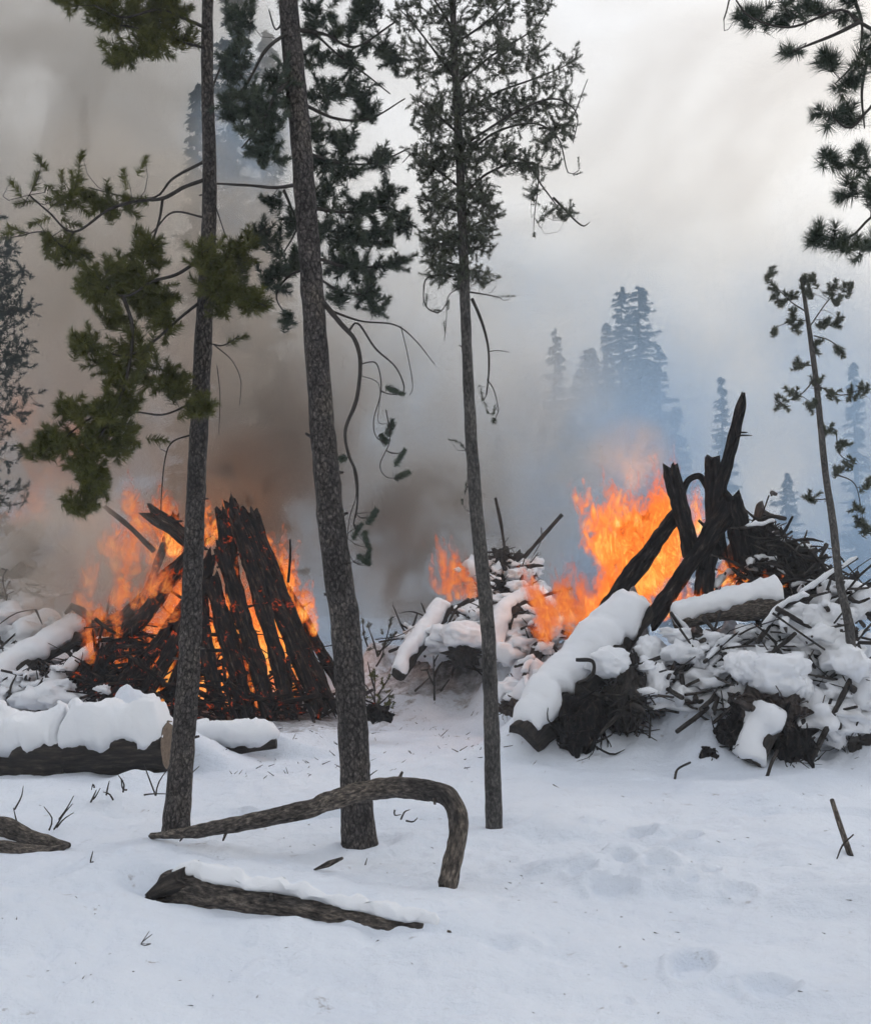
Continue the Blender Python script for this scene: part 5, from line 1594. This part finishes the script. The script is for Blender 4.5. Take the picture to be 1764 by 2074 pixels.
for k in range(26):
    u, v = g.uniform(-60, 210), g.uniform(820, 1130)
    ff.append((u, v, g.uniform(25.5, 27.5), u + g.uniform(-40, 50), v - g.uniform(90, 220), g.uniform(25.5, 27.5), g.uniform(50, 100)))
fire('hazy orange fire far back in the smoke at the left edge', ff, 'flame_red', 60, 1200, 26.5, 900, glow=(60, 850, 26.5, 130))
mf = []
for k in range(22):
    u, v = g.uniform(880, 985), g.uniform(1160, 1235)
    mf.append((u, v, g.uniform(18.8, 19.6), u + g.uniform(-36, 6), v - g.uniform(50, 120), 19.4, g.uniform(22, 46)))
for k in range(40):
    u, v = g.uniform(1085, 1225), g.uniform(1220, 1320)
    mf.append((u, v, g.uniform(15.0, 15.8), u + g.uniform(-75, 20), v - g.uniform(60, 150), g.uniform(15.2, 15.8), g.uniform(30, 62)))
mf += [(985, 1245, 18.0, 1000, 1205, 18.0, 26), (960, 1255, 18.0, 985, 1235, 18.0, 24), (1010, 1250, 18.0, 1016, 1205, 18.0, 26)]
fire('small red fire in the smoke behind the slender pine', mf, 'flame_red', 960, 1240, 19.0, 700)


# ------------------------------------------------------------------ smoke and haze
def puff(label, u, v, Y, rad, mat, tilt=0.0, step=1.0):
    c = at(u, v, Y)
    V, f = ICO[3]
    me = bpy.data.meshes.new('smoke')
    me.from_pydata(V.tolist(), [], f)
    me.materials.append(MATS[mat])
    o = bpy.data.objects.new('smoke', me)
    C.objects.link(o)
    o.location = c
    o.scale = rad
    o.rotation_euler = (0, tilt, 0)
    tag(o, label, 'smoke', kind='stuff')
    return o


puff('broad bank of blue-grey smoke hanging behind all the burn piles', 900, 1060, 40, (34, 17, 11.5), 'smoke_bank')
puff('brownish smoke rolling up from the tepee fire', 250, 800, 22, (5.5, 3.5, 6.5), 'smoke_brown', 0.15)
puff('grey smoke high at the left above the tepee fire', 90, 260, 31, (10.5, 5, 10.5), 'smoke_grey', 0.1)
puff('grey smoke drifting between the thick pine trunks', 800, 900, 25, (6, 4, 6), 'smoke_grey')
puff('brown smoke billowing above the peak of the tepee fire', 585, 900, 20.3, (1.7, 1.3, 2.4), 'smoke_dark', 0.25)
puff('second darker billow low behind the tallest trunk', 500, 990, 19.9, (1.4, 1.0, 1.4), 'smoke_dark', 0.2)
puff('warm grey smoke drifting far beyond the blue spruces', 1330, 600, 66, (18, 6, 6.5), 'smoke_far', 0.1)
puff('pale billow of smoke in the gap between the slender pine and the blue spruces', 1080, 960, 22.5, (2.3, 1.5, 3.0), 'smoke_pale', 0.15)
puff('orange-brown smoke curling off the top of the tall blaze', 1262, 925, 15.3, (0.8, 0.55, 0.65), 'smoke_brown', -0.4)
puff('thin brown smoke drifting in front of the left flank of the tepee fire', 190, 1120, 16.4, (1.3, 0.8, 1.3), 'smoke_brown', 0.2)
puff('blue smoke hanging round the tall spruce between the thick trunks', 500, 300, 25.5, (1.7, 1.6, 3.4), 'smoke_blue')
puff('brown smoke seeping out behind the tepee logs', 330, 1190, 20.2, (3.0, 1.2, 1.9), 'smoke_brown')
puff('dark smoke low between the tepee fire and the middle fire', 870, 1110, 21.3, (1.9, 1.4, 1.9), 'smoke_dark', -0.3)
puff('pale smoke drifting low beside the left flank of the tepee fire', 130, 1130, 17.4, (1.3, 1.0, 1.6), 'smoke_brown')
puff('smoke rising behind the tall orange blaze', 1270, 1000, 20.5, (2.6, 2.0, 2.4), 'smoke_blue', -0.2)

# even haze round camera and scene
mb = MB()
x0, x1, y0, y1, z0, z1 = -360, 360, -22, 225, -4, 33
mb.add([(x0, y0, z0), (x1, y0, z0), (x1, y1, z0), (x0, y1, z0), (x0, y0, z1), (x1, y0, z1), (x1, y1, z1), (x0, y1, z1)],
       [(3, 2, 1, 0), (4, 5, 6, 7), (0, 1, 5, 4), (1, 2, 6, 5), (2, 3, 7, 6), (3, 0, 4, 7)])
tag(mb.build('haze', ['haze_air'], (0, 0, 0), smooth=False), 'thin even smoke haze filling the clearing', 'haze', kind='stuff')
